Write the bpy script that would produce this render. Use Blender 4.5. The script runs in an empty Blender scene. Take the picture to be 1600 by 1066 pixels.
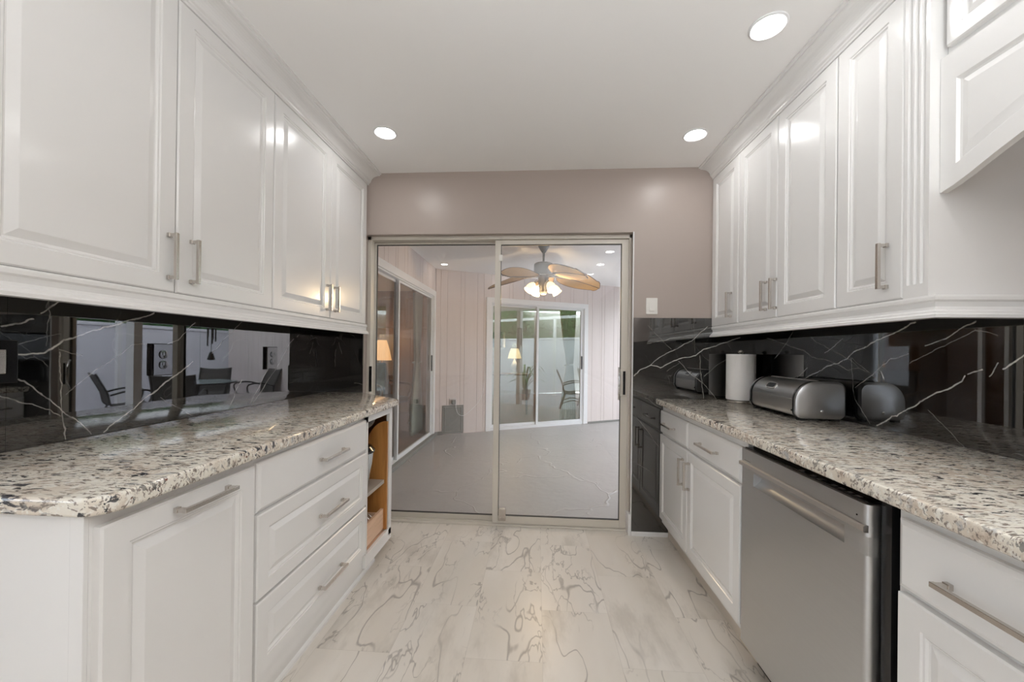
import bpy, bmesh, math, random
from mathutils import Vector, Matrix
random.seed(7)
C = bpy.context.scene.collection
SC = bpy.context.scene
PI = math.pi

# ------------------------------------------------------------------ camera, sky, exposure
cam_d = bpy.data.cameras.new('camera')
cam = bpy.data.objects.new('camera', cam_d)
C.objects.link(cam)
YAW, ROLL, PITCH = 0.0659, 0.0117, -0.0028
fwd = Vector((-math.sin(YAW), math.cos(YAW), 0)); rgt = Vector((math.cos(YAW), math.sin(YAW), 0)); up = Vector((0, 0, 1))
fwd, up = (fwd * math.cos(PITCH) - up * math.sin(PITCH)), (up * math.cos(PITCH) + fwd * math.sin(PITCH))
# roll: the picture turns a little clockwise
r2 = rgt * math.cos(ROLL) + up * math.sin(ROLL)
u2 = up * math.cos(ROLL) - rgt * math.sin(ROLL)
cam.matrix_world = Matrix(((r2.x, u2.x, -fwd.x, 0), (r2.y, u2.y, -fwd.y, 0), (r2.z, u2.z, -fwd.z, 1.206), (0, 0, 0, 1)))
cam_d.sensor_width = 36.0
cam_d.lens = 595.74 / 1600 * 36
cam_d.shift_y = (548.75 - 533) / 1600
cam_d.clip_start = 0.02
SC.camera = cam

w = bpy.data.worlds.new('sky'); SC.world = w; w.use_nodes = True
bg = w.node_tree.nodes['Background']
bg.inputs['Color'].default_value = (0.86, 0.92, 1.0, 1)
bg.inputs['Strength'].default_value = 5.4

def area_light(name, loc, direction, sx, sy, power, color=(1, 1, 1), portal=False):
    d = bpy.data.lights.new(name, 'AREA'); d.shape = 'RECTANGLE'; d.size = sx; d.size_y = sy
    d.energy = power; d.color = color
    o = bpy.data.objects.new(name, d); C.objects.link(o); o.location = loc
    o.rotation_euler = Vector(direction).to_track_quat('-Z', 'Y').to_euler()
    if portal:
        try: d.cycles.is_portal = True
        except Exception: pass
    return o
# added fill light at the unseen dining window, behind and left of the camera
area_light('dining_window_fill', (-4.14, -2.3, 1.35), (1, 0.25, 0.12), 2.0, 1.75, 3, (0.93, 0.97, 1.0))
# added unseen fill light, bounced off the ceiling behind the camera
area_light('bounce_fill', (0.45, -0.50, 1.50), (0, -0.09, 1), 0.3, 0.3, 48, (0.94, 0.97, 1.0))

SC.view_settings.view_transform = 'Standard'
SC.view_settings.look = 'None'
SC.view_settings.gamma = 1.0
SC.view_settings.use_curve_mapping = False
SC.view_settings.exposure = 0.10
SC.cycles.use_denoising = True
SC.cycles.max_bounces = 12
SC.cycles.diffuse_bounces = 6
SC.cycles.glossy_bounces = 6
SC.cycles.transparent_max_bounces = 24
SC.cycles.sample_clamp_indirect = 6.0
SC.cycles.caustics_reflective = False
SC.cycles.caustics_refractive = False

# ------------------------------------------------------------------ node helpers / materials
class NT:
    def __init__(s, name):
        s.m = bpy.data.materials.new(name); s.m.use_nodes = True
        s.t = s.m.node_tree; s.b = s.t.nodes['Principled BSDF']; s.out = s.t.nodes['Material Output']
        s.i = 0
    def n(s, typ, ins=None, **props):
        nd = s.t.nodes.new(typ); s.i += 1; nd.location = (-200 * (s.i % 20), -150 * (s.i // 20))
        for k, v in props.items(): setattr(nd, k, v)
        for k, v in (ins or {}).items(): s.put(nd.inputs[k], v)
        return nd
    def put(s, sock, v):
        if isinstance(v, bpy.types.NodeSocket): s.t.links.new(v, sock)
        else: sock.default_value = v
    def math(s, op, a, b=0.0, c=0.0, clamp=False):
        nd = s.n('ShaderNodeMath', {0: a, 1: b, 2: c}, operation=op); nd.use_clamp = clamp
        return nd.outputs[0]
    def vec(s, op, a, b=None, scale=None):
        nd = s.n('ShaderNodeVectorMath', operation=op); s.put(nd.inputs[0], a)
        if b is not None: s.put(nd.inputs[1], b)
        if scale is not None: s.put(nd.inputs['Scale'], scale)
        return nd.outputs['Value'] if op in ('DOT_PRODUCT', 'LENGTH', 'DISTANCE') else nd.outputs[0]
    def noise(s, v, scale, detail=3, rough=0.5, dist=0.0, out=0):
        nd = s.n('ShaderNodeTexNoise', {'Vector': v, 'Scale': scale, 'Detail': detail, 'Roughness': rough, 'Distortion': dist})
        return nd.outputs[out]
    def step(s, x, lo, hi, a=0.0, b=1.0):
        nd = s.n('ShaderNodeMapRange', {0: x, 1: lo, 2: hi, 3: a, 4: b}, interpolation_type='SMOOTHSTEP')
        return nd.outputs[0]
    def mix(s, f, a, b, mode='MIX'):
        nd = s.n('ShaderNodeMix', data_type='RGBA', blend_type=mode)
        s.put(nd.inputs[0], f); s.put(nd.inputs[6], a); s.put(nd.inputs[7], b)
        return nd.outputs[2]
    def pos(s): return s.n('ShaderNodeNewGeometry').outputs['Position']
    def obj(s): return s.n('ShaderNodeTexCoord').outputs['Object']
    def set(s, **kw):
        names = dict(color='Base Color', rough='Roughness', metal='Metallic', ior='IOR', spec='Specular IOR Level',
                     coat='Coat Weight', coat_rough='Coat Roughness', emit='Emission Color', emit_s='Emission Strength',
                     trans='Transmission Weight', alpha='Alpha', normal='Normal', aniso='Anisotropic')
        for k, v in kw.items(): s.put(s.b.inputs[names[k]], v)
        return s
    def bump(s, h, strength, dist=0.002):
        nd = s.n('ShaderNodeBump', {'Height': h, 'Strength': strength, 'Distance': dist})
        s.put(s.b.inputs['Normal'], nd.outputs[0])

def rgb(r, g, b): return (r, g, b, 1)
def simple(name, col, rough=0.5, metal=0.0, **kw):
    t = NT(name); t.set(color=rgb(*col), rough=rough, metal=metal, **kw); return t.m
def mottled(name, col, rough=0.5, amt=0.05, scale=6.0, metal=0.0, bump=0.0, bscale=40, **kw):
    t = NT(name); p = t.pos()
    f = t.noise(p, scale, 4)
    a = rgb(*[c * (1 - amt) for c in col]); b = rgb(*[min(1, c * (1 + amt)) for c in col])
    t.set(color=t.mix(f, a, b), rough=rough, metal=metal, **kw)
    if bump: t.bump(t.noise(p, bscale, 3), bump)
    return t.m

M = {}
M['cabinet'] = mottled('white_cabinet_paint', (0.80, 0.79, 0.775), 0.24, 0.015, 3, coat=0.25, coat_rough=0.12)
M['ceiling'] = mottled('ceiling_paint', (0.90, 0.89, 0.875), 0.75, 0.01, 2)
M['taupe'] = mottled('taupe_wall_paint', (0.44, 0.375, 0.338), 0.36, 0.02, 3, bump=0.05, bscale=220)
M['living'] = mottled('living_room_paint', (0.62, 0.58, 0.54), 0.6, 0.02, 3)
M['trim'] = simple('white_trim_paint', (0.80, 0.80, 0.80), 0.35)
M['toe'] = mottled('beige_toe_kick', (0.60, 0.53, 0.45), 0.5, 0.04, 8)
M['alu'] = mottled('almond_aluminium', (0.66, 0.62, 0.555), 0.35, 0.02, 5, metal=0.15)
M['alu_dark'] = simple('dark_gasket', (0.03, 0.03, 0.03), 0.5)
M['white_alu'] = mottled('white_aluminium', (0.76, 0.77, 0.78), 0.35, 0.02, 5)
M['nickel'] = mottled('brushed_nickel', (0.62, 0.58, 0.54), 0.26, 0.05, 60, metal=1.0)
M['steel'] = None
M['black'] = simple('black_plastic', (0.006, 0.006, 0.007), 0.16)
M['black_matte'] = simple('black_rubber', (0.01, 0.01, 0.01), 0.5)
M['black_gloss'] = simple('black_mirror_plate', (0.004, 0.004, 0.005), 0.03, ior=1.9)
M['chrome'] = simple('chrome', (0.8, 0.8, 0.8), 0.08, 1.0)
M['plate'] = simple('white_switch_plastic', (0.83, 0.81, 0.77), 0.35)
M['paper'] = mottled('paper_towel', (0.90, 0.87, 0.84), 0.9, 0.02, 40, bump=0.25, bscale=160)
M['fan_grey'] = simple('grey_fan_metal', (0.17, 0.165, 0.16), 0.4, 0.3)
M['concrete'] = None
M['dark_frame'] = simple('dark_chair_frame', (0.018, 0.016, 0.015), 0.4)
M['sling'] = mottled('woven_sling', (0.05, 0.044, 0.038), 0.7, 0.3, 120)
M['fence'] = mottled('white_fence', (0.78, 0.78, 0.84), 0.6, 0.02, 2)
M['shelf'] = mottled('grey_wood_shelf', (0.42, 0.37, 0.31), 0.5, 0.15, 14)
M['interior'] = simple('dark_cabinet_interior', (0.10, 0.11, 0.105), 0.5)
M['panel_grey'] = mottled('grey_access_panel', (0.22, 0.215, 0.20), 0.6, 0.08, 20)
M['curtain_teal'] = mottled('pale_teal_curtain', (0.50, 0.60, 0.56), 0.8, 0.06, 20)
M['curtain_beige'] = mottled('beige_curtain', (0.62, 0.54, 0.42), 0.8, 0.06, 20)
M['rug_wood'] = None
M['leaf'] = mottled('green_leaves', (0.045, 0.16, 0.035), 0.6, 0.5, 3)
M['pot'] = simple('grey_pot', (0.35, 0.33, 0.31), 0.6)
M['table_glass'] = simple('glass_table_top', (0.40, 0.50, 0.50), 0.05, ior=1.6)
M['patio'] = mottled('patio_paving', (0.42, 0.41, 0.43), 0.7, 0.08, 4)
M['upholstery'] = mottled('blue_grey_cushion', (0.20, 0.22, 0.27), 0.8, 0.1, 30)
M['picture'] = mottled('pale_picture', (0.62, 0.57, 0.56), 0.5, 0.05, 4)

def emitter(name, col, s):
    t = NT(name); t.set(color=rgb(0.8, 0.8, 0.8), emit=rgb(*col), emit_s=s, rough=0.5); return t.m
M['lamp_disc'] = emitter('recessed_light_lens', (0.99, 0.985, 0.975), 60.0)
M['sun_disc'] = emitter('sunroom_light_lens', (1.0, 0.93, 0.84), 16.0)
M['fan_bulb'] = emitter('fan_glass_shade', (1.0, 0.70, 0.34), 2.0)
M['fan_bulb_core'] = emitter('fan_bulb', (1.0, 0.84, 0.55), 12.0)
M['lamp_shade'] = emitter('lit_lamp_shade', (1.0, 0.55, 0.22), 1.1)
M['lamp_shade_cream'] = emitter('lit_cream_lamp_shade', (1.0, 0.72, 0.38), 1.4)

def steel(name, col, rough, axis):
    t = NT(name); p = t.obj()
    v = t.vec('MULTIPLY', p, tuple(140 if i != axis else 1.5 for i in range(3)))
    f = t.noise(v, 1.0, 1)
    t.set(color=t.mix(f, rgb(*[c * 0.95 for c in col]), rgb(*col)), metal=1.0, rough=rough)
    return t.m
M['steel'] = steel('brushed_stainless', (0.555, 0.56, 0.565), 0.36, 1)
M['steel_bright'] = steel('brushed_stainless_bright', (0.70, 0.68, 0.66), 0.28, 1)
M['steel_bowl'] = simple('polished_steel_bowl', (0.7, 0.72, 0.73), 0.15, 1.0)

def glass(name, tint, r0, mirror=(1, 1, 1)):
    """a thin flat pane: straight-through light plus a mirror part that grows towards grazing angles"""
    t = NT(name)
    tr = t.n('ShaderNodeBsdfTransparent', {'Color': rgb(*tint)})
    gl = t.n('ShaderNodeBsdfGlossy', {'Color': rgb(*mirror), 'Roughness': 0.0})
    fac = t.n('ShaderNodeLayerWeight', {'Blend': 0.5}).outputs['Facing']
    f = t.math('MULTIPLY_ADD', t.math('POWER', fac, 5.0), 1.0 - r0, r0, clamp=True)
    mx = t.n('ShaderNodeMixShader', {0: f, 1: tr.outputs[0], 2: gl.outputs[0]})
    t.t.links.new(mx.outputs[0], t.out.inputs['Surface'])
    return t.m
M['glass'] = glass('door_glass', (0.95, 0.95, 0.95), 0.035)
M['glass_far'] = glass('tinted_door_glass', (0.80, 0.83, 0.80), 0.15, (0.84, 0.96, 0.90))
M['glass_side'] = glass('side_door_glass', (0.93, 0.92, 0.90), 0.03)
M['glass_win'] = glass('window_glass', (0.97, 0.98, 0.99), 0.03)

def granite():
    t = NT('cream_granite'); p = t.pos()
    d = t.vec('SCALE', t.noise(p, 7, 3, out=1), scale=0.05)
    p1 = t.vec('ADD', p, d)
    st = t.vec('MULTIPLY', p1, (0.42, 1.25, 1.0))
    c = t.mix(t.step(t.noise(p1, 9, 4), 0.35, 0.65), rgb(0.68, 0.60, 0.505), rgb(0.80, 0.76, 0.67))
    c = t.mix(t.math('MULTIPLY', t.step(t.noise(p1, 26, 4, 0.6), 0.52, 0.66), 0.8), c, rgb(0.54, 0.44, 0.355))          # tan
    c = t.mix(t.step(t.noise(t.vec('ADD', p, (5, 1, 7)), 62, 3, 0.6), 0.52, 0.62), c, rgb(0.82, 0.79, 0.72))  # pale crystals
    c = t.mix(t.step(t.noise(t.vec('ADD', st, (3, 1, 0)), 20, 5, 0.6), 0.59, 0.70), c, rgb(0.46, 0.45, 0.44))  # grey clouds
    c = t.mix(t.step(t.noise(t.vec('ADD', st, (7, 0, 2)), 95, 4, 0.62, 0.5), 0.54, 0.60), c, rgb(0.29, 0.245, 0.21))
    dk = t.step(t.noise(t.vec('ADD', st, (1, 5, 2)), 60, 4, 0.60, 0.5), 0.56, 0.605)
    dk = t.math('MULTIPLY', dk, t.step(t.noise(p, 7, 2), 0.34, 0.56, 0.35, 1.0))
    c = t.mix(dk, c, rgb(0.045, 0.045, 0.052))
    c = t.mix(t.step(t.noise(t.vec('ADD', p, (2, 8, 1)), 45, 2), 0.70, 0.76), c, rgb(0.16, 0.06, 0.045))
    t.set(color=c, rough=0.09, ior=1.55)
    return t.m
M['granite'] = granite()

def marble(name, axis, veins):
    """black polished marble tile; the thick veins of the slab run along given lines on the wall"""
    t = NT(name); p = t.pos()
    warp = t.vec('SCALE', t.vec('SUBTRACT', t.noise(p, 9, 2, out=1), (0.5, 0.5, 0.5)), scale=0.028)
    warp2 = t.vec('SCALE', t.vec('SUBTRACT', t.noise(p, 45, 3, out=1), (0.5, 0.5, 0.5)), scale=0.010)
    q = t.vec('ADD', t.vec('ADD', p, warp), warp2)
    q = t.vec('MULTIPLY', q, (1, 0, 1) if axis == 0 else (0, 1, 1))
    wob = t.noise(p, 30, 2)
    total = None
    for s, pts in veins:
        for (a0, c0), (a1, c1) in zip(pts[:-1], pts[1:]):
            A = Vector((a0, 0, c0)) if axis == 0 else Vector((0, a0, c0))
            B = Vector((a1, 0, c1)) if axis == 0 else Vector((0, a1, c1))
            ba = B - A
            pa = t.vec('SUBTRACT', q, tuple(A))
            h = t.math('DIVIDE', t.vec('DOT_PRODUCT', pa, tuple(ba)), ba.dot(ba), clamp=True)
            pr = t.vec('SCALE', tuple(ba), scale=h)
            dist = t.vec('DISTANCE', pa, pr)
            wd = 0.0012 + 0.0023 * s
            m = t.math('MULTIPLY', t.step(dist, wd * 0.25, wd, 1.0, 0.0), s)
            total = m if total is None else t.math('MAXIMUM', total, m)
    total = t.math('MULTIPLY', total, t.step(wob, 0.25, 0.55, 0.45, 1.0))
    # fine natural crazing
    v1 = t.n('ShaderNodeTexVoronoi', {'Vector': q, 'Scale': 5.5}, feature='DISTANCE_TO_EDGE').outputs['Distance']
    fine = t.math('MULTIPLY', t.step(v1, 0.0, 0.012, 1.0, 0.0), t.step(t.noise(p, 5, 2), 0.55, 0.75, 0.0, 0.07))
    v2 = t.math('ABSOLUTE', t.math('SUBTRACT', t.noise(t.vec('MULTIPLY', p, (1, 1, 0.6)), 5, 3, 0.5, 0.2), 0.5))
    fine2 = t.math('MULTIPLY', t.step(v2, 0.0, 0.006, 1.0, 0.0), t.step(t.noise(t.vec('ADD', p, (4, 4, 4)), 6, 2), 0.52, 0.70, 0.0, 0.12))
    total = t.math('MAXIMUM', total, t.math('MAXIMUM', fine, fine2))
    # hairline joints between the large tiles
    t.set(color=t.mix(total, rgb(0.0055, 0.0058, 0.006), rgb(0.60, 0.58, 0.54)), rough=0.015, ior=2.2)
    return t.m

def floor_tile():
    t = NT('marble_look_floor_tile'); p = t.pos()
    sx = t.n('ShaderNodeSeparateXYZ', {0: p})
    u = t.math('DIVIDE', t.math('ADD', sx.outputs[0], 10.03), 0.305)
    cu = t.math('FLOOR', u)
    v = t.math('ADD', t.math('DIVIDE', t.math('ADD', sx.outputs[1], 10.1), 0.61), t.math('MULTIPLY', t.math('MODULO', cu, 2.0), 0.5))
    cv = t.math('FLOOR', v)
    idv = t.n('ShaderNodeCombineXYZ', {0: cu, 1: cv, 2: 0.0}).outputs[0]
    rnd = t.n('ShaderNodeTexWhiteNoise', {'Vector': idv}, noise_dimensions='3D')
    off = t.vec('SCALE', rnd.outputs['Color'], scale=20.0)
    q = t.vec('ADD', t.vec('MULTIPLY', p, (1.0, 0.33, 1.0)), off)
    base = t.mix(t.step(t.noise(q, 3.5, 4), 0.3, 0.7), rgb(0.68, 0.63, 0.56), rgb(0.79, 0.75, 0.695))
    base = t.mix(t.math('MULTIPLY', rnd.outputs['Value'], 0.45), base, rgb(0.74, 0.685, 0.62))
    d1 = t.vec('ADD', q, t.vec('SCALE', t.noise(q, 11, 3, out=1), scale=0.028))
    r1 = t.math('ABSOLUTE', t.math('SUBTRACT', t.noise(d1, 5.0, 2, 0.5, 0.15), 0.5))
    patch = t.step(t.noise(t.vec('ADD', q, (5, 3, 1)), 3.2, 2), 0.38, 0.54, 0.0, 1.0)
    vein = t.math('MULTIPLY', t.step(r1, 0.0, 0.010, 1.0, 0.0), patch)
    r2_ = t.math('ABSOLUTE', t.math('SUBTRACT', t.noise(t.vec('ADD', d1, (9, 2, 0)), 11, 3, 0.6, 0.35), 0.5))
    patch2 = t.step(t.noise(t.vec('ADD', q, (1, 8, 2)), 4.0, 2), 0.48, 0.60, 0.0, 0.9)
    vein = t.math('MAXIMUM', vein, t.math('MULTIPLY', t.step(r2_, 0.0, 0.022, 1.0, 0.0), patch2))
    cloud = t.math('MULTIPLY', t.step(t.noise(t.vec('ADD', q, (2, 2, 6)), 5, 5, 0.65), 0.52, 0.70), 0.42)
    c = t.mix(cloud, base, rgb(0.42, 0.375, 0.32))
    c = t.mix(t.math('MULTIPLY', vein, 0.66), c, rgb(0.24, 0.21, 0.185))
    fu = t.math('FRACT', u); fv = t.math('FRACT', v)
    eu = t.math('MINIMUM', fu, t.math('SUBTRACT', 1.0, fu)); ev = t.math('MULTIPLY', t.math('MINIMUM', fv, t.math('SUBTRACT', 1.0, fv)), 2.0)
    j = t.step(t.math('MINIMUM', eu, ev), 0.002, 0.006, 0.25, 0.0)
    c = t.mix(j, c, rgb(0.40, 0.36, 0.31))
    t.set(color=c, rough=0.30)
    return t.m
M['floor'] = floor_tile()

def concrete():
    t = NT('textured_grey_concrete'); p = t.pos()
    c = t.mix(t.noise(p, 1.6, 4), rgb(0.34, 0.325, 0.315), rgb(0.40, 0.385, 0.375))
    d = t.vec('ADD', p, t.vec('SCALE', t.noise(p, 2.5, 2, out=1), scale=0.5))
    v = t.n('ShaderNodeTexVoronoi', {'Vector': d, 'Scale': 1.05}, feature='DISTANCE_TO_EDGE').outputs['Distance']
    line = t.math('MULTIPLY', t.step(v, 0.0, 0.013, 1.0, 0.0), t.step(t.noise(p, 1.7, 2), 0.42, 0.55))
    c = t.mix(t.math('MULTIPLY', line, 0.4), c, rgb(0.50, 0.48, 0.46))
    t.set(color=c, rough=0.38)
    t.bump(t.math('ADD', line, t.math('MULTIPLY', t.noise(p, 14, 4), 0.6)), 0.5, 0.01)
    return t.m
M['concrete'] = concrete()

def wood(name, c1, c2, rough, axis=2, scale=9.0):
    t = NT(name); p = t.obj()
    sc = [1.0, 1.0, 1.0]; sc[axis] = 0.12
    q = t.vec('MULTIPLY', p, tuple(sc))
    f = t.noise(q, scale, 5, 0.6, 1.2)
    g = t.noise(q, scale * 7, 3)
    c = t.mix(t.step(f, 0.3, 0.7), rgb(*c1), rgb(*c2))
    c = t.mix(t.math('MULTIPLY', t.step(g, 0.5, 0.75), 0.3), c, rgb(*[x * 0.6 for x in c1]))
    t.set(color=c, rough=rough)
    return t.m
M['wood_orange'] = wood('orange_wood', (0.42, 0.17, 0.045), (0.62, 0.30, 0.09), 0.35, 2, 8)
M['wood_tray'] = wood('pale_birch', (0.66, 0.42, 0.27), (0.76, 0.52, 0.36), 0.5, 1, 8)
M['wood_panel'] = wood('brown_panelling', (0.30, 0.16, 0.075), (0.42, 0.245, 0.12), 0.45, 2, 5)
M['wood_floor'] = wood('red_brown_wood_floor', (0.22, 0.10, 0.06), (0.32, 0.165, 0.11), 0.35, 1, 5)
M['wood_chair'] = wood('brown_chair_wood', (0.20, 0.10, 0.05), (0.30, 0.16, 0.08), 0.4, 2, 9)

def pinkpanel():
    t = NT('pale_pink_panelling'); p = t.pos()
    f = t.noise(t.vec('MULTIPLY', p, (6, 6, 0.35)), 4, 3)
    t.set(color=t.mix(f, rgb(0.655, 0.575, 0.545), rgb(0.725, 0.65, 0.62)), rough=0.5); return t.m
M['pink'] = pinkpanel()

def blade():
    t = NT('woven_fan_blade'); p = t.obj()
    v = t.n('ShaderNodeTexWave', {'Vector': p, 'Scale': 55.0, 'Distortion': 1.0}, wave_type='BANDS').outputs['Fac']
    t.set(color=t.mix(v, rgb(0.50, 0.30, 0.12), rgb(0.68, 0.45, 0.22)), rough=0.6)
    t.bump(v, 0.3); return t.m
M['blade'] = blade()
M['blade_rim'] = simple('dark_blade_rim', (0.12, 0.07, 0.04), 0.5)

# ------------------------------------------------------------------ geometry helpers
def newbm(): return bmesh.new()
def world_of(o):
    v = Vector((0, 0, 0))
    while o is not None:
        v += o.location; o = o.parent
    return v
def tag(o, label=None, cat=None, group=None, kind=None):
    if label: o['label'] = label
    if cat: o['category'] = cat
    if group: o['group'] = group
    if kind: o['kind'] = kind
    return o
def thing(name, loc, label, cat, group=None, kind=None):
    o = bpy.data.objects.new(name, None); C.objects.link(o); o.location = loc
    o.empty_display_size = 0.05
    return tag(o, label, cat, group, kind)
def obj(name, bm, mat, parent=None, smooth=False, label=None, loc=None, recalc=True):
    """link a bmesh given in world coordinates as one mesh object"""
    if recalc: bmesh.ops.recalc_face_normals(bm, faces=bm.faces)
    L = world_of(parent) if parent else Vector(loc or (0, 0, 0))
    if L.length: bmesh.ops.translate(bm, verts=bm.verts, vec=-L)
    me = bpy.data.meshes.new(name); bm.to_mesh(me); bm.free()
    mats = mat if isinstance(mat, (list, tuple)) else [mat]
    for m in mats: me.materials.append(m)
    if smooth:
        for f in me.polygons: f.use_smooth = True
        try: me.set_sharp_from_angle(angle=math.radians(38))
        except Exception: pass
    o = bpy.data.objects.new(name, me); C.objects.link(o)
    if parent: o.parent = parent
    else: o.location = L
    if label: o['label'] = label
    return o
def struct(name, bm, mat, **kw):
    o = obj(name, bm, mat, **kw); o['kind'] = 'structure'; return o

def box(bm, a, b, bev=0.0, seg=2, mi=0):
    x0, y0, z0 = [min(a[i], b[i]) for i in range(3)]; x1, y1, z1 = [max(a[i], b[i]) for i in range(3)]
    vs = [bm.verts.new(v) for v in [(x0, y0, z0), (x1, y0, z0), (x1, y1, z0), (x0, y1, z0), (x0, y0, z1), (x1, y0, z1), (x1, y1, z1), (x0, y1, z1)]]
    fs = [bm.faces.new([vs[i] for i in q]) for q in [(0, 3, 2, 1), (4, 5, 6, 7), (0, 1, 5, 4), (1, 2, 6, 5), (2, 3, 7, 6), (3, 0, 4, 7)]]
    for f in fs: f.material_index = mi
    if bev:
        es = list({e for f in fs for e in f.edges})
        bmesh.ops.bevel(bm, geom=es, offset=bev, segments=seg, profile=0.5, affect='EDGES')
    return fs
def boxF(bm, F, a, b, bev=0.0):
    """box in a local frame F(u, n, z)"""
    t = bmesh.new(); box(t, a, b, bev)
    add_from(bm, t, F)
def add_from(bm, t, F=None):
    me = bpy.data.meshes.new('tmp'); 
    if F:
        for v in t.verts: v.co = F(v.co.x, v.co.y, v.co.z)
    t.to_mesh(me); t.free(); bm.from_mesh(me); bpy.data.meshes.remove(me)
def frame(o, u, n):
    o = Vector(o); u = Vector(u).normalized(); n = Vector(n).normalized()
    return lambda a, b, c: o + u * a + n * b + Vector((0, 0, 1)) * c
def prism(bm, pts, d0, d1, axis, mi=0):
    """extrude a 2-D outline; axis 0: pts are (y,z); 1: (x,z); 2: (x,y)"""
    def P(p, d): return [(d, p[0], p[1]), (p[0], d, p[1]), (p[0], p[1], d)][axis]
    A = [bm.verts.new(P(p, d0)) for p in pts]; B = [bm.verts.new(P(p, d1)) for p in pts]
    n = len(pts)
    fs = [bm.faces.new(A), bm.faces.new(B[::-1])]
    for i in range(n): fs.append(bm.faces.new([A[i], B[i], B[(i + 1) % n], A[(i + 1) % n]]))
    for f in fs: f.material_index = mi
    return fs
def prismF(bm, F, pts, d0, d1, plane='nz'):
    """extrude in frame: plane 'nz' -> pts (n,z) along u ; 'uz' -> pts (u,z) along n ; 'un' -> pts (u,n) along z"""
    t = bmesh.new()
    if plane == 'nz': prism(t, pts, d0, d1, 0)
    elif plane == 'uz': prism(t, pts, d0, d1, 1)
    else: prism(t, pts, d0, d1, 2)
    add_from(bm, t, F)
def lathe(bm, prof, c=(0, 0, 0), seg=32, M4=None, mi=0):
    rings = []
    for r, z in prof:
        if r <= 1e-6: rings.append([bm.verts.new((0, 0, z))])
        else: rings.append([bm.verts.new((r * math.cos(2 * PI * i / seg), r * math.sin(2 * PI * i / seg), z)) for i in range(seg)])
    for A, B in zip(rings[:-1], rings[1:]):
        for i in range(seg):
            j = (i + 1) % seg
            if len(A) == 1 and len(B) == 1: continue
            if len(A) == 1: q = [A[0], B[i], B[j]]
            elif len(B) == 1: q = [A[i], B[0], A[j]]
            else: q = [A[i], B[i], B[j], A[j]]
            try: bm.faces.new(q).material_index = mi
            except ValueError: pass
    if len(rings[0]) > 1: bm.faces.new(rings[0][::-1]).material_index = mi
    if len(rings[-1]) > 1: bm.faces.new(rings[-1]).material_index = mi
    T = (Matrix.Translation(Vector(c)) @ M4) if M4 else Matrix.Translation(Vector(c))
    for R in rings:
        for v in R: v.co = T @ v.co
def tube(bm, pts, r, seg=8, close=False, mi=0):
    pts = [Vector(p) for p in pts]; n = len(pts); rings = []
    t0 = (pts[1] - pts[0]).normalized()
    ref = Vector((0, 0, 1)) if abs(t0.z) < 0.9 else Vector((1, 0, 0))
    nrm = (ref - t0 * ref.dot(t0)).normalized()
    for i, p in enumerate(pts):
        if close: t = pts[(i + 1) % n] - pts[i - 1]
        else: t = pts[min(i + 1, n - 1)] - pts[max(i - 1, 0)]
        t.normalize(); nrm = (nrm - t * nrm.dot(t)).normalized(); bn = t.cross(nrm)
        rr = r[i] if isinstance(r, (list, tuple)) else r
        rings.append([bm.verts.new(p + (nrm * math.cos(2 * PI * k / seg) + bn * math.sin(2 * PI * k / seg)) * rr) for k in range(seg)])
    for i in range(n if close else n - 1):
        A, B = rings[i], rings[(i + 1) % n]
        for k in range(seg):
            bm.faces.new([A[k], A[(k + 1) % seg], B[(k + 1) % seg], B[k]]).material_index = mi
    if not close:
        bm.faces.new(rings[0][::-1]).material_index = mi; bm.faces.new(rings[-1]).material_index = mi
def smoothpath(pts, n=6):
    pts = [Vector(p) for p in pts]; out = []
    for i in range(len(pts) - 1):
        p0 = pts[max(i - 1, 0)]; p1 = pts[i]; p2 = pts[i + 1]; p3 = pts[min(i + 2, len(pts) - 1)]
        for k in range(n):
            t = k / n
            out.append(0.5 * ((2 * p1) + (p2 - p0) * t + (2 * p0 - 5 * p1 + 4 * p2 - p3) * t * t + (3 * p1 - p0 - 3 * p2 + p3) * t ** 3))
    out.append(pts[-1]); return out

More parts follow.
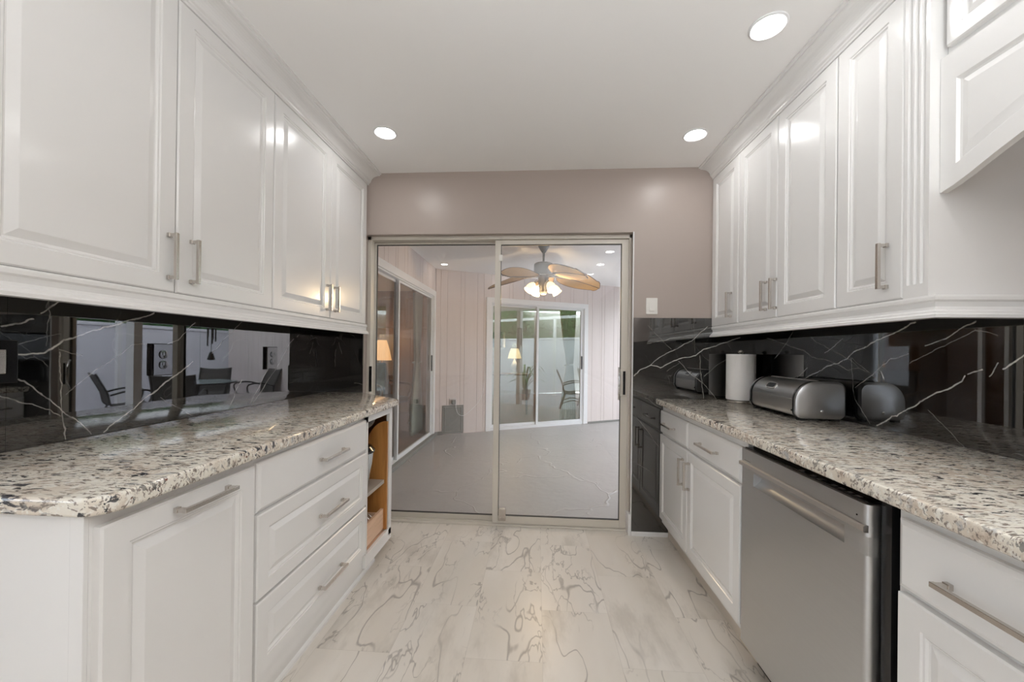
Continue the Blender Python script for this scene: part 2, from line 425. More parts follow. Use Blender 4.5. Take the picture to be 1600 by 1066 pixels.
RAISED = [(0, 0), (0, 0.016), (0.004, 0.020), (0.053, 0.020), (0.0555, 0.0165), (0.0605, 0.0165), (0.064, 0.0125), (0.068, 0.0115), (0.088, 0.0185), (0.0895, 0.0187)]
SLAB = [(0, 0), (0, 0.012), (0.003, 0.0155), (0.012, 0.020), (0.014, 0.0202)]
def panel(bm, F, a0, a1, c0, c1, prof=RAISED, scale=1.0):
    loops = []
    for ins, out in prof:
        i = ins * scale
        loops.append([bm.verts.new(F(a, out, c)) for a, c in ((a0 + i, c0 + i), (a1 - i, c0 + i), (a1 - i, c1 - i), (a0 + i, c1 - i))])
    for A, B in zip(loops[:-1], loops[1:]):
        for k in range(4): bm.faces.new([A[k], A[(k + 1) % 4], B[(k + 1) % 4], B[k]])
    bm.faces.new(loops[-1]); bm.faces.new(loops[0][::-1])
def pull(F, a, c, vertical, parent, length=0.150, lab=None):
    """square bar pull with two stepped posts, F gives the door face at n = 0.02"""
    bm = newbm(); n0 = 0.0198; h = length / 2
    if vertical:
        for s in (-1, 1):
            boxF(bm, F, (a - 0.0065, n0, c + s * (h - 0.007) - 0.0065), (a + 0.0065, n0 + 0.010, c + s * (h - 0.007) + 0.0065), 0.0012)
            boxF(bm, F, (a - 0.0048, n0 + 0.009, c + s * (h - 0.007) - 0.0048), (a + 0.0048, n0 + 0.026, c + s * (h - 0.007) + 0.0048))
        boxF(bm, F, (a - 0.0052, n0 + 0.024, c - h), (a + 0.0052, n0 + 0.034, c + h), 0.0012)
    else:
        for s in (-1, 1):
            boxF(bm, F, (a + s * (h - 0.007) - 0.0065, n0, c - 0.0065), (a + s * (h - 0.007) + 0.0065, n0 + 0.010, c + 0.0065), 0.0012)
            boxF(bm, F, (a + s * (h - 0.007) - 0.0048, n0 + 0.009, c - 0.0048), (a + s * (h - 0.007) + 0.0048, n0 + 0.026, c + 0.0048))
        boxF(bm, F, (a - h, n0 + 0.024, c - 0.0052), (a + h, n0 + 0.034, c + 0.0052), 0.0012)
    return obj('handle', bm, M['nickel'], parent, label='brushed nickel bar handle')
def copy_tree(o, parent=None):
    c = o.copy(); C.objects.link(c)
    if parent: c.parent = parent
    for ch in list(o.children): copy_tree(ch, c)
    return c

H = 2.44
YW = 2.584            # kitchen side of the end wall
XL, XR = -1.484, 1.41
XLu, XRu = -1.185, 1.1375   # upper door faces
XLb, XRb = -0.862, 0.812    # base door faces
TOP, SLAB_T = 0.912, 0.038

# ------------------------------------------------------------------ setting: kitchen shell
bm = newbm(); prism(bm, [(-1.62, 2.70), (1.56, 2.70), (1.56, -3.6), (-4.3, -3.6), (-4.3, 0.62), (-1.62, 0.62)], -0.06, 0.0, 2); struct('floor', bm, M['floor'])
bm = newbm(); prism(bm, [(-1.62, YW + 0.15), (1.56, YW + 0.15), (1.56, -3.6), (-4.3, -3.6), (-4.3, 0.78), (-1.62, 0.78)], H, H + 0.08, 2); struct('ceiling', bm, M['ceiling'])
bm = newbm(); box(bm, (-1.62, 0.62, 0), (XL, YW + 0.15, H)); struct('wall_left', bm, M['taupe'])
bm = newbm()
box(bm, (XR, -3.5, 0), (1.56, YW + 0.15, H)); struct('wall_right', bm, M['taupe'])
# end wall with the sliding door opening
DX0, DX1, DZ = -1.207, 0.634, 2.014
bm = newbm()
box(bm, (XL, YW, 0), (DX0, YW + 0.15, H)); box(bm, (DX1, YW, 0), (XR, YW + 0.15, H)); box(bm, (DX0, YW, DZ), (DX1, YW + 0.15, H))
struct('wall_back', bm, M['taupe'])
# dining side behind and left of the camera, wide window added for light
bm = newbm(); box(bm, (-4.3, -3.6, 0), (1.56, -3.5, H)); struct('wall_front', bm, M['living'])
bm = newbm(); box(bm, (-4.3, 0.62, 0), (-1.62, 0.74, H)); struct('wall_dining_side', bm, M['living'])
bm = newbm(); box(bm, (-4.3, -3.5, 0), (-4.18, -3.36, H)); box(bm, (-4.3, -1.24, 0), (-4.18, 0.62, H)); box(bm, (-4.3, -3.36, 0), (-4.18, -1.24, 0.45)); box(bm, (-4.3, -3.36, 2.25), (-4.18, -1.24, H)); struct('wall_dining_window', bm, M['living'])
t = thing('window_1', (-4.24, -2.3, 0.45), None, None, kind='structure')
bm = newbm()
for y in (-3.36, -2.325, -1.29): box(bm, (-4.27, y, 0.45), (-4.21, y + 0.05, 2.25))
for z in (0.45, 2.20): box(bm, (-4.265, -3.36, z), (-4.215, -1.24, z + 0.05))
obj('window_frame', bm, M['trim'], t)
bm = newbm(); box(bm, (-4.242, -3.31, 0.5), (-4.238, -1.29, 2.2)); obj('pane', bm, M['glass_win'], t)
bm = newbm(); prism(bm, [(YW, 0), (YW - 0.012, 0), (YW - 0.012, 0.02), (YW - 0.008, 0.028), (YW, 0.030)], DX1 + 0.002, 0.90, 0); struct('baseboard_back', bm, M['trim'])
# slim bead round the opening on the kitchen side
bm = newbm()
box(bm, (DX1 - 0.006, YW - 0.004, 0), (DX1 + 0.002, YW, DZ + 0.003)); box(bm, (DX1 - 0.02, YW - 0.01, 0.0), (DX1 - 0.001, YW + 0.06, 0.14))
struct('trim_1', bm, M['trim'])

VL = [(1.0, [(0.983, 1.181), (1.046, 1.188), (1.095, 1.226), (1.158, 1.252), (1.37, 1.341)]), (0.9, [(0.953, 1.259), (0.992, 1.272), (1.019, 1.289)]), (0.7, [(1.036, 1.306), (1.083, 1.349)]), (0.6, [(0.984, 1.121), (1.058, 1.051), (1.098, 1.004), (1.177, 0.92)]), (0.4, [(0.955, 1.076), (1.059, 1.016), (1.09, 0.992)]), (0.5, [(1.081, 1.19), (1.091, 1.031), (1.101, 0.916)]), (0.3, [(1.08, 1.196), (1.146, 1.178)]), (0.4, [(1.101, 1.06), (1.183, 1.122), (1.293, 1.214), (1.338, 1.222)]), (0.9, [(1.214, 0.916), (1.296, 0.981), (1.379, 1.04), (1.515, 1.129), (1.539, 1.147)]), (0.6, [(1.422, 1.216), (1.476, 1.241), (1.551, 1.321)]), (0.5, [(1.638, 1.185), (1.812, 1.342)]), (0.5, [(1.736, 0.918), (1.817, 1.047)]), (0.55, [(1.875, 0.921), (2.058, 1.174)]), (0.5, [(1.893, 0.915), (2.22, 1.27)]), (0.3, [(0.979, 1.203), (1.034, 1.232), (1.087, 1.246)]), (0.3, [(1.048, 1.325), (1.056, 1.345), (1.052, 1.21)]), (0.3, [(1.402, 1.015), (1.542, 0.917)])]
VR = [(0.9, [(2.188, 1.05), (1.917, 1.164), (1.823, 1.193), (1.782, 1.225), (1.674, 1.267), (1.512, 1.334)]), (0.5, [(1.773, 1.065), (1.679, 1.137), (1.605, 1.199), (1.538, 1.215)]), (0.8, [(1.472, 1.243), (1.407, 1.266), (1.364, 1.301), (1.316, 1.319)]), (0.4, [(1.533, 1.181), (1.447, 1.224), (1.389, 1.255), (1.316, 1.292), (1.258, 1.271)]), (1.0, [(1.665, 0.917), (1.603, 0.972), (1.579, 0.976), (1.495, 1.041), (1.351, 1.127), (1.34, 1.147)]), (0.7, [(1.331, 1.152), (1.297, 1.176)]), (0.6, [(1.275, 1.159), (1.254, 1.195)]), (0.9, [(1.24, 1.178), (1.198, 1.215), (1.143, 1.268)]), (0.4, [(1.799, 1.194), (1.78, 1.016), (1.698, 0.918)]), (0.3, [(1.792, 1.194), (1.706, 1.136)]), (0.3, [(1.465, 1.015), (1.342, 0.913)]), (0.5, [(2.348, 1.188), (2.256, 1.262), (2.192, 1.338)]), (0.5, [(1.958, 1.216), (1.85, 1.284)]), (0.6, [(2.148, 1.095), (2.076, 1.142)])]
VB = [(1.0, [(0.635, 1.056), (0.685, 1.103), (0.746, 1.13), (0.817, 1.11), (0.931, 1.174), (1.037, 1.197), (1.086, 1.231), (1.311, 1.321)]), (0.8, [(0.746, 1.13), (0.792, 1.173), (0.931, 1.254), (1.008, 1.293), (1.105, 1.386)]), (0.5, [(0.724, 1.273), (0.848, 1.3), (0.877, 1.313), (1.008, 1.318)]), (0.5, [(0.927, 1.157), (1.08, 1.025), (1.17, 0.922)]), (0.5, [(1.066, 1.193), (1.089, 0.921)]), (0.3, [(0.727, 1.396), (0.877, 1.237)]), (0.4, [(1.092, 1.067), (1.26, 1.199)]), (0.3, [(0.862, 1.093), (0.932, 1.145)]), (0.4, [(0.711, 0.918), (0.811, 0.848)]), (0.3, [(0.642, 0.802), (0.751, 0.669), (0.81, 0.586)]), (0.25, [(0.637, 0.497), (0.77, 0.416)]), (0.3, [(1.027, 1.432), (1.033, 1.213)])]
VBL = [(0.35, [(-1.383, 1.261), (-1.359, 1.185)]), (0.3, [(-1.401, 1.216), (-1.408, 1.095)]), (0.3, [(-1.269, 0.981), (-1.2, 0.965)])]
# ------------------------------------------------------------------ polished black marble backsplashes
M['marble_left'] = marble('black_marble_left', 1, VL)
M['marble_right'] = marble('black_marble_right', 1, VR)
M['marble_end'] = marble('black_marble_end', 0, VB + VBL)
def tiles(bm, axis, c0, c1, spans, z0, z1):
    for a0, a1 in spans:
        if axis == 1: box(bm, (c0, a0 + 0.0004, z0), (c1, a1 - 0.0004, z1))
        else: box(bm, (a0 + 0.0004, c0, z0), (a1 - 0.0004, c1, z1))
bm = newbm(); tiles(bm, 1, XL + 0.0006, XL + 0.010, [(0.70, 0.967), (0.967, 1.577), (1.577, 1.86), (1.86, YW)], TOP, 1.372)
tag(obj('backsplash', bm, M['marble_left'], recalc=False), 'black polished marble backsplash behind the left granite counter', 'backsplash')
bm = newbm(); tiles(bm, 0, YW - 0.010, YW - 0.0006, [(XL + 0.010, DX0 - 0.002)], TOP, 1.372)
tag(obj('backsplash', bm, M['marble_end'], recalc=False), 'narrow dark marble return in the corner left of the sliding door', 'backsplash')
bm = newbm(); tiles(bm, 1, XR - 0.010, XR - 0.0006, [(-1.2, -0.2), (-0.2, 0.70)], TOP, 1.372); tiles(bm, 1, XR - 0.010, XR - 0.0006, [(0.70, 1.182), (1.182, 1.79), (1.79, YW)], TOP, 1.372)
tag(obj('backsplash', bm, M['marble_right'], recalc=False), 'black marble backsplash with thick white veins behind the bread box', 'backsplash')
bm = newbm(); tiles(bm, 0, YW - 0.010, YW - 0.0006, [(DX1 + 0.002, 1.09), (1.09, XR - 0.010)], 0.030, 1.443)
tag(obj('backsplash', bm, M['marble_end'], recalc=False), 'black marble wall panel below the light switch, right of the sliding door', 'backsplash')

# ------------------------------------------------------------------ kitchen sliding door
t = thing('door_1', (0, YW + 0.07, 0), None, None, kind='structure')
y0, y1 = 2.628, 2.728
bm = newbm()
box(bm, (DX0, y0, 0), (DX0 + 0.028, y1, DZ), 0.002); box(bm, (DX1 - 0.018, y0, 0), (DX1, y1, DZ), 0.002)
box(bm, (DX0, y0, DZ - 0.026), (DX1, y1, DZ), 0.002); box(bm, (DX0, y0, 0), (DX1, y1, 0.012), 0.002)
for y in (2.652, 2.690): box(bm, (DX0, y, 0.012), (DX1, y + 0.006, 0.022))
obj('door_frame', bm, M['alu'], t)
def leaf(x0, x1, yc, parent, nm, gl, mat, xstile=(0.030, 0.030), z0=0.014, z1=DZ - 0.028, rails=(0.036, 0.022), th=0.026):
    bm = newbm(); h = th / 2
    box(bm, (x0, yc - h, z0), (x0 + xstile[0], yc + h, z1), 0.002); box(bm, (x1 - xstile[1], yc - h, z0), (x1, yc + h, z1), 0.002)
    box(bm, (x0 + xstile[0], yc - h + 0.001, z0), (x1 - xstile[1], yc + h - 0.001, z0 + rails[0])); box(bm, (x0 + xstile[0], yc - h + 0.001, z1 - rails[1]), (x1 - xstile[1], yc + h - 0.001, z1))
    p = obj(nm, bm, mat, parent)
    bm = newbm()
    ix0, ix1, iz0, iz1 = x0 + xstile[0], x1 - xstile[1], z0 + rails[0], z1 - rails[1]
    for a, b in (((ix0, iz0), (ix0 + 0.003, iz1)), ((ix1 - 0.003, iz0), (ix1, iz1)), ((ix0, iz0), (ix1, iz0 + 0.004)), ((ix0, iz1 - 0.004), (ix1, iz1))):
        box(bm, (a[0], yc - 0.008, a[1]), (b[0], yc + 0.008, b[1]))
    obj('gasket', bm, M['alu_dark'], p, label='dark rubber gasket around the glass')
    bm = newbm(); box(bm, (ix0, yc - 0.002, iz0), (ix1, yc + 0.002, iz1)); obj('pane', bm, gl, p)
    return p
fx = leaf(DX0 + 0.026, -0.262, 2.700, t, 'fixed_panel', M['glass'], M['alu'], (0.014, 0.040), rails=(0.034, 0.014))
sl = leaf(-0.300, DX1 - 0.016, 2.658, t, 'sliding_panel', M['glass'], M['alu'], (0.040, 0.048), rails=(0.052, 0.030))
bm = newbm(); box(bm, (-1.186, 2.622, 0.915), (-1.166, 2.630, 1.095), 0.003); obj('latch_plate', bm, M['black'], t, label='black latch slot in the left jamb')
bm = newbm()
box(bm, (0.566, 2.636, 0.912), (0.604, 2.648, 1.098), 0.004)
obj('pull_handle', bm, M['alu'], sl, label='recessed pull handle')
bm = newbm(); box(bm, (0.584, 2.632, 0.925), (0.600, 2.638, 1.085), 0.002); obj('lock_slot', bm, M['black'], sl, label='black finger slot')
bm = newbm(); tube(bm, smoothpath([(0.560, 2.646, 1.11), (0.556, 2.628, 1.06), (0.556, 2.624, 1.0), (0.556, 2.628, 0.94), (0.560, 2.646, 0.89)], 4), 0.006); obj('grip', bm, M['chrome'], sl, smooth=True)
bm = newbm(); box(bm, (-0.256, 2.634, 0.034), (-0.205, 2.650, 0.120), 0.004)
for k in range(3): box(bm, (-0.250 + k * 0.016, 2.630, 0.046), (-0.240 + k * 0.016, 2.635, 0.060))
obj('bottom_lock', bm, M['nickel'], sl, label='small metal foot lock')
bm = newbm(); box(bm, (-0.272, 2.640, 1.84), (-0.248, 2.656, 1.885), 0.003); obj('bumper', bm, M['plate'], sl, label='small white bumper')

# ------------------------------------------------------------------ light switch and outlets
t = thing('light_switch', (0.754, YW, 1.47), 'white rocker light switch on the taupe wall above the black marble', 'light switch')
bm = newbm(); box(bm, (0.717, YW - 0.007, 1.468), (0.791, YW, 1.576), 0.003); obj('wall_plate', bm, M['plate'], t)
bm = newbm(); prism(bm, [(YW - 0.0065, 1.489), (YW - 0.013, 1.489), (YW - 0.0085, 1.556), (YW - 0.0065, 1.556)], 0.737, 0.771, 0); obj('rocker', bm, M['plate'], t)
def outlet(y, z, label, mat, rot=False):
    t = thing('wall_outlet', (XL + 0.010, y, z), label, 'outlet', 'black mirror-finish outlets in the left backsplash')
    x = XL + 0.010
    bm = newbm()
    lo = [(-0.040, -0.062, 0), (0.040, 0.062, 0.016), (0.034, 0.056, 0.018)]
    box(bm, (x, y - 0.040, z - 0.062), (x + 0.014, y + 0.040, z + 0.062), 0.003); obj('wall_plate', bm, mat, t)
    for s in (-1, 1):
        bm = newbm()
        lathe(bm, [(0.017, 0), (0.017, 0.0025), (0.014, 0.003)], (0, 0, 0), 24, Matrix.Translation((x + 0.0138, y, z + s * 0.020)) @ Matrix.Rotation(PI / 2, 4, 'Y'))
        r = obj('receptacle', bm, M['black_gloss'], t, smooth=True)
        bm = newbm()
        for dy in (-0.006, 0.006): box(bm, (x + 0.0165, y + dy - 0.001, z + s * 0.020 - 0.002), (x + 0.0172, y + dy + 0.001, z + s * 0.020 + 0.008))
        lathe(bm, [(0.0025, 0), (0.0025, 0.0008)], (0, 0, 0), 10, Matrix.Translation((x + 0.0165, y, z + s * 0.020 - 0.008)) @ Matrix.Rotation(PI / 2, 4, 'Y'))
        obj('slot', bm, M['black_matte'], r)
    return t
outlet(1.400, 1.161, 'black mirror outlet with two round sockets, nearer the middle of the left backsplash', M['black_gloss'])
outlet(2.017, 1.158, 'small black-edged outlet near the far end of the left backsplash', M['black_gloss'])
# the double plate at the near end of the backsplash
t = thing('wall_outlet', (XL + 0.010, 0.945, 1.163), 'wide black outlet plate at the near left edge of the backsplash', 'outlet', 'black mirror-finish outlets in the left backsplash')
bm = newbm(); box(bm, (XL + 0.010, 0.86, 1.103), (XL + 0.025, 0.982, 1.224), 0.003); obj('wall_plate', bm, M['black'], t)
for yy in (0.893, 0.940):
    bm = newbm(); box(bm, (XL + 0.024, yy - 0.015, 1.130), (XL + 0.028, yy + 0.015, 1.197), 0.002); obj('rocker', bm, M['nickel'] if yy > 0.9 else M['black'], t)

# ------------------------------------------------------------------ upper cabinets
FL = frame((XLu - 0.020, 0, 0), (0, 1, 0), (1, 0, 0))
FR = frame((XRu + 0.020, 0, 0), (0, 1, 0), (-1, 0, 0))
def door(F, a0, a1, c0, c1, parent, prof=RAISED, name='door', scale=1.0):
    bm = newbm(); panel(bm, F, a0, a1, c0, c1, prof, scale); return obj(name, bm, M['cabinet'], parent)
def upper(F, xw, xf, y0, y1, doors, label, z0=1.372, z1=2.425):
    t = thing('wall_cabinet', (xf, (y0 + y1) / 2, z0), label, 'cabinet')
    bm = newbm(); box(bm, (xw, y0 + 0.0005, z0), (xf, y1 - 0.0005, z1)); obj('body', bm, M['cabinet'], t)
    for a0, a1, hy in doors:
        d = door(F, a0, a1, 1.388, 2.356, t); pull(F, hy, 1.501, True, d)
    return t
g = 'white raised-panel wall cabinets'
upper(FL, XL + 0.0005, XLu - 0.020, 0.700, 1.6335, [(0.706, 1.172, 1.147), (1.176, 1.631, 1.227)], 'white two-door wall cabinet on the left wall, nearest the camera')
upper(FL, XL + 0.0005, XLu - 0.020, 1.6335, YW, [(1.636, 2.105, 2.071), (2.109, 2.560, 2.152)], 'white two-door wall cabinet on the left wall, next to the sliding door')
upper(FR, XR - 0.011, XRu + 0.020, 2.250, YW - 0.0105, [(2.253, 2.578, 2.325)], 'narrow single-door white wall cabinet in the far right corner, next to the light switch')
upper(FR, XR - 0.011, XRu + 0.020, 1.5385, 2.250, [(1.900, 2.247, 1.978), (1.541, 1.896, 1.903)], 'white two-door wall cabinet on the right wall, above the bread box')
t = upper(FR, XR - 0.011, XRu + 0.020, 1.190, 1.5385, [(1.271, 1.536, 1.322)], 'white wall cabinet with a fluted pilaster beside its single door, on the right')
# fluted pilaster
bm = newbm()
n0, y0, y1 = 0.020, 1.1905, 1.2675
cs = [(y0, 0), (y0, n0), ]
W = y1 - y0; k0 = 0.0
for i in range(3):
    c = y0 + W * (0.24 + 0.26 * i); r = 0.0072
    for j in range(7):
        a = PI - PI * j / 6
        cs.append((c + r * math.cos(a), n0 - 0.0065 * math.sin(a)))
cs += [(y1, n0), (y1, 0)]
prismF(bm, FR, cs, 1.425, 2.352, 'un')
boxF(bm, FR, (y0, 0, 1.386), (y1, n0, 1.425))
obj('pilaster', bm, M['cabinet'], t, label='fluted pilaster strip')

def along(bm, pts, y0, y1): prism(bm, pts, y0, y1, 1)
def sweep(bm, prof, path, side):
    """carry an (outward, z) profile along a plan path with mitred corners"""
    P = [Vector((x, y, 0)) for x, y in path]; rings = []
    for i, p in enumerate(P):
        ds = []
        if i > 0: ds.append((P[i] - P[i - 1]).normalized())
        if i < len(P) - 1: ds.append((P[i + 1] - P[i]).normalized())
        ns = [Vector((d.y, -d.x, 0)) * side for d in ds]
        m = ns[0] if len(ns) == 1 else (ns[0] + ns[1]) / (1 + ns[0].dot(ns[1]))
        rings.append([bm.verts.new(p + m * a + Vector((0, 0, z))) for a, z in prof])
    for A, B in zip(rings[:-1], rings[1:]):
        for k in range(len(A)): bm.faces.new([A[k], A[(k + 1) % len(A)], B[(k + 1) % len(A)], B[k]])
    bm.faces.new(rings[0]); bm.faces.new(rings[-1][::-1])
def rail_profile(xf, s):      # s: outward sign; xf: frame plane
    o = [(0, 1.386), (0.020, 1.386), (0.022, 1.380), (0.022, 1.371), (0.016, 1.366), (0.014, 1.352), (0.018, 1.343), (0.026, 1.338), (0.028, 1.332), (0.034, 1.328), (0.034, 1.319), (0, 1.319)]
    return [(xf + s * a, z) for a, z in o]
def crown_profile(xf, s, grow=1.0):
    o = [(0, 2.357), (0.022, 2.357), (0.022, 2.366), (0.027, 2.368), (0.029, 2.374), (0.034, 2.377)]
    for k in range(9):
        a = k / 8 * PI / 2
        o.append((0.036 + 0.058 * (1 - math.cos(a)), 2.379 + 0.042 * math.sin(a)))
    o += [(0.100, 2.423), (0.100, 2.428), (0.110, 2.430), (0.110, 2.4399), (0, 2.4399)]
    return [(xf + s * a, z) for a, z in o]
bm = newbm(); along(bm, rail_profile(XLu - 0.020, 1), 0.70, YW - 0.0005); tag(obj('light_rail', bm, M['cabinet']), 'white moulded light rail under the left wall cabinets', 'moulding')
bm = newbm(); sweep(bm, [(a, z) for a, z in rail_profile(0, 1)], [(XRu + 0.020, YW - 0.0105), (XRu + 0.020, 1.1905), (XR - 0.011, 1.1905)], 1)
tag(obj('light_rail', bm, M['cabinet']), 'white moulded light rail under the right wall cabinets, turning the corner below the fluted pilaster', 'moulding')
bm = newbm(); along(bm, crown_profile(XLu - 0.020, 1), 0.70, YW - 0.0005); tag(obj('crown_moulding', bm, M['cabinet']), 'white cove crown moulding on the left between cabinets and ceiling', 'moulding')
bm = newbm(); sweep(bm, crown_profile(0, 1), [(XRu + 0.020, YW - 0.0005), (XRu + 0.020, 1.19), (XR - 0.011, 1.19)], 1)
tag(obj('crown_moulding', bm, M['cabinet']), 'white cove crown moulding on the right between cabinets and ceiling', 'moulding')
bm = newbm(); along(bm, crown_profile(1.1848, -1), -0.32, 1.078); tag(obj('crown_moulding', bm, M['cabinet']), 'short crown moulding above the arched valance cabinet, top right edge', 'moulding')

# bridge cabinet with arched valance over the sink
FV = frame((1.185, 0, 0), (0, 1, 0), (-1, 0, 0))
t = thing('bridge_cabinet', (1.19, 0.44, 2.06), 'short white cabinet with an arched panelled valance at the top right edge', 'cabinet')
bm = newbm(); box(bm, (1.186, -0.30, 2.075), (XR - 0.0005, 1.189, 2.4395)); obj('body', bm, M['cabinet'], t)
door(FV, 0.45, 1.176, 2.100, 2.356, t, scale=0.75); door(FV, -0.29, 0.446, 2.100, 2.356, t, scale=0.75)
def valance():
    bm = newbm(); N = 40; yc = 0.445; hw = 0.744
    def outer():
        pts = []
        for k in range(N + 1):
            y = yc - hw + 2 * hw * k / N; d = abs(y - yc)
            if d > 0.690: z = 1.683 + (hw - d) / 0.054 * 0.014
            else:
                R = 1.58; z = 1.697 + math.sqrt(R * R - d * d) - math.sqrt(R * R - 0.69 ** 2)
            pts.append((y, z))
        return pts
    o = outer()
    def loop(side, top, bot, n):
        ys = [yc - (hw - side) + 2 * (hw - side) * k / N for k in range(N + 1)]
        def zb(y):
            x = (y - (yc - hw)) / (2 * hw) * N; i = min(int(x), N - 1); f = x - i
            return o[i][1] * (1 - f) + o[i + 1][1] * f
        return [FV(y, n, zb(y) + bot) for y in ys] + [FV(ys[-1], n, 2.074 - top), FV(ys[0], n, 2.074 - top)]
    L = [loop(0, 0, 0, 0), loop(0, 0, 0, 0.020), loop(0.042, 0.082, 0.056, 0.020), loop(0.046, 0.088, 0.060, 0.013), loop(0.052, 0.094, 0.066, 0.012), loop(0.070, 0.112, 0.092, 0.018)]
    R = [[bm.verts.new(p) for p in l] for l in L]
    n = len(R[0])
    for A, B in zip(R[:-1], R[1:]):
        for k in range(n): bm.faces.new([A[k], A[(k + 1) % n], B[(k + 1) % n], B[k]])
    for X in (R[0][::-1], R[-1]):
        b = X[:N + 1] if X is R[-1] else X[::-1][:N + 1]; tp = X[N + 1:] if X is R[-1] else X[::-1][N + 1:]
        # strip of quads between the arch and the straight top
        a0, a1 = tp[1].co, tp[0].co
        tops = [tp[1]] + [bm.verts.new(a0.lerp(a1, k / N)) for k in range(1, N)] + [tp[0]]
        for k in range(N): bm.faces.new([b[k], b[k + 1], tops[k + 1], tops[k]])
    return bm
obj('valance', valance(), M['cabinet'], t, label='arched valance with an inset panel')

# ------------------------------------------------------------------ left base run
FB = frame((XLb - 0.020, 0, 0), (0, 1, 0), (1, 0, 0))
xf = XLb - 0.020
t = thing('base_cabinet', (xf, 0.915, 0), 'white base cabinet with one tall pull-out door and a horizontal handle, nearest on the left', 'cabinet')
bm = newbm(); box(bm, (XL + 0.001, 0.700, 0.10), (xf, 1.1285, TOP - SLAB_T - 0.0005)); obj('body', bm, M['cabinet'], t)
bm = newbm(); box(bm, (XL + 0.05, 0.6945, 0.0), (xf - 0.030, 0.700, TOP - SLAB_T - 0.001)); box(bm, (xf - 0.030, 0.691, 0.0), (xf, 0.700, TOP - SLAB_T - 0.001), 0.001); obj('end_panel', bm, M['cabinet'], t)
d = door(FB, 0.706, 1.123, 0.150, 0.846, t); pull(FB, 0.937, 0.818, False, d, 0.165)
t = thing('base_cabinet', (xf, 1.51, 0), 'white base cabinet of three stacked drawers with bar handles, left side', 'cabinet')
bm = newbm(); box(bm, (XL + 0.001, 1.1295, 0.10), (xf, 1.905, TOP - SLAB_T - 0.0005)); obj('body', bm, M['cabinet'], t)
for c0, c1, pr, hz in ((0.694, 0.850, SLAB, 0.766), (0.416, 0.684, RAISED, 0.540), (0.165, 0.406, RAISED, 0.252)):
    d = door(FB, 1.136, 1.898, c0, c1, t, pr, 'drawer', 0.92); pull(FB, 1.562, hz, False, d, 0.185)
# open end cabinet, clipped towards the door
t = thing('open_cabinet', (xf, 2.08, 0), 'open white end cabinet with orange wood inside, left run beside the sliding door', 'cabinet')
Z1 = TOP - SLAB_T - 0.0005; FX = XLb - 0.004
bm = newbm()
box(bm, (xf - 0.004, 1.906, 0.150), (FX, 1.918, Z1)); box(bm, (xf - 0.004, 2.206, 0.110), (FX, 2.248, Z1), 0.002)
box(bm, (xf - 0.004, 1.906, 0.836), (FX, 2.206, Z1)); box(bm, (xf - 0.004, 1.906, 0.085), (FX, 2.248, 0.150), 0.002)
obj('face_frame', bm, M['cabinet'], t)
DG = [(xf - 0.004, 2.248), (-1.195, 2.575)]
bm = newbm()
prism(bm, [(xf - 0.004, 2.232), (xf - 0.004, 2.248), (-1.195, 2.575), (-1.215, 2.575)], 0.085, Z1, 2)
obj('end_panel', bm, [M['cabinet']], t)
bm = newbm()
prism(bm, [(xf - 0.005, 2.222), (xf - 0.005, 2.231), (-1.217, 2.574), (-1.23, 2.574)], 0.152, Z1 - 0.002, 2)
obj('lining', bm, M['wood_orange'], t, label='orange wood lining of the clipped end')
bm = newbm()
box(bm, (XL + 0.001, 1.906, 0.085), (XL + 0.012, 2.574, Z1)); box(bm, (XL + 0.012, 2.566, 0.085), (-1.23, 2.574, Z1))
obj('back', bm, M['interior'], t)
bm = newbm(); prism(bm, [(XL + 0.012, 1.907), (xf - 0.005, 1.907), (xf - 0.005, 2.220), (-1.225, 2.564), (XL + 0.012, 2.564)], 0.140, 0.150, 2); obj('cabinet_floor', bm, M['wood_tray'], t)
bm = newbm(); prism(bm, [(XL + 0.012, 1.907), (-0.884, 1.907), (-0.884, 2.178), (-1.06, 2.180), (-1.23, 2.36), (XL + 0.012, 2.40)], 0.432, 0.452, 2); obj('shelf', bm, M['shelf'], t)
# plinth with shoe moulding under the left run
bm = newbm()
along(bm, [(XL + 0.05, 0), (-0.9131, 0), (-0.9135, 0.012), (-0.917, 0.020), (-0.920, 0.024), (-0.920, 0.060), (-0.926, 0.070), (-0.926, 0.0998), (XL + 0.05, 0.0998)], 0.7005, 1.9055)
along(bm, [(XL + 0.05, 0), (-0.9131, 0), (-0.9135, 0.012), (-0.917, 0.020), (-0.920, 0.024), (-0.920, 0.060), (-0.926, 0.070), (-0.926, 0.0845), (XL + 0.05, 0.0845)], 1.9055, 2.13)
prism(bm, [(-0.925, 2.13), (-0.917, 2.13), (-1.02, 2.25), (-1.03, 2.25)], 0.0, 0.0845, 2)
tag(obj('plinth', bm, M['cabinet']), 'white plinth and shoe moulding along the floor under the left base cabinets', 'moulding')

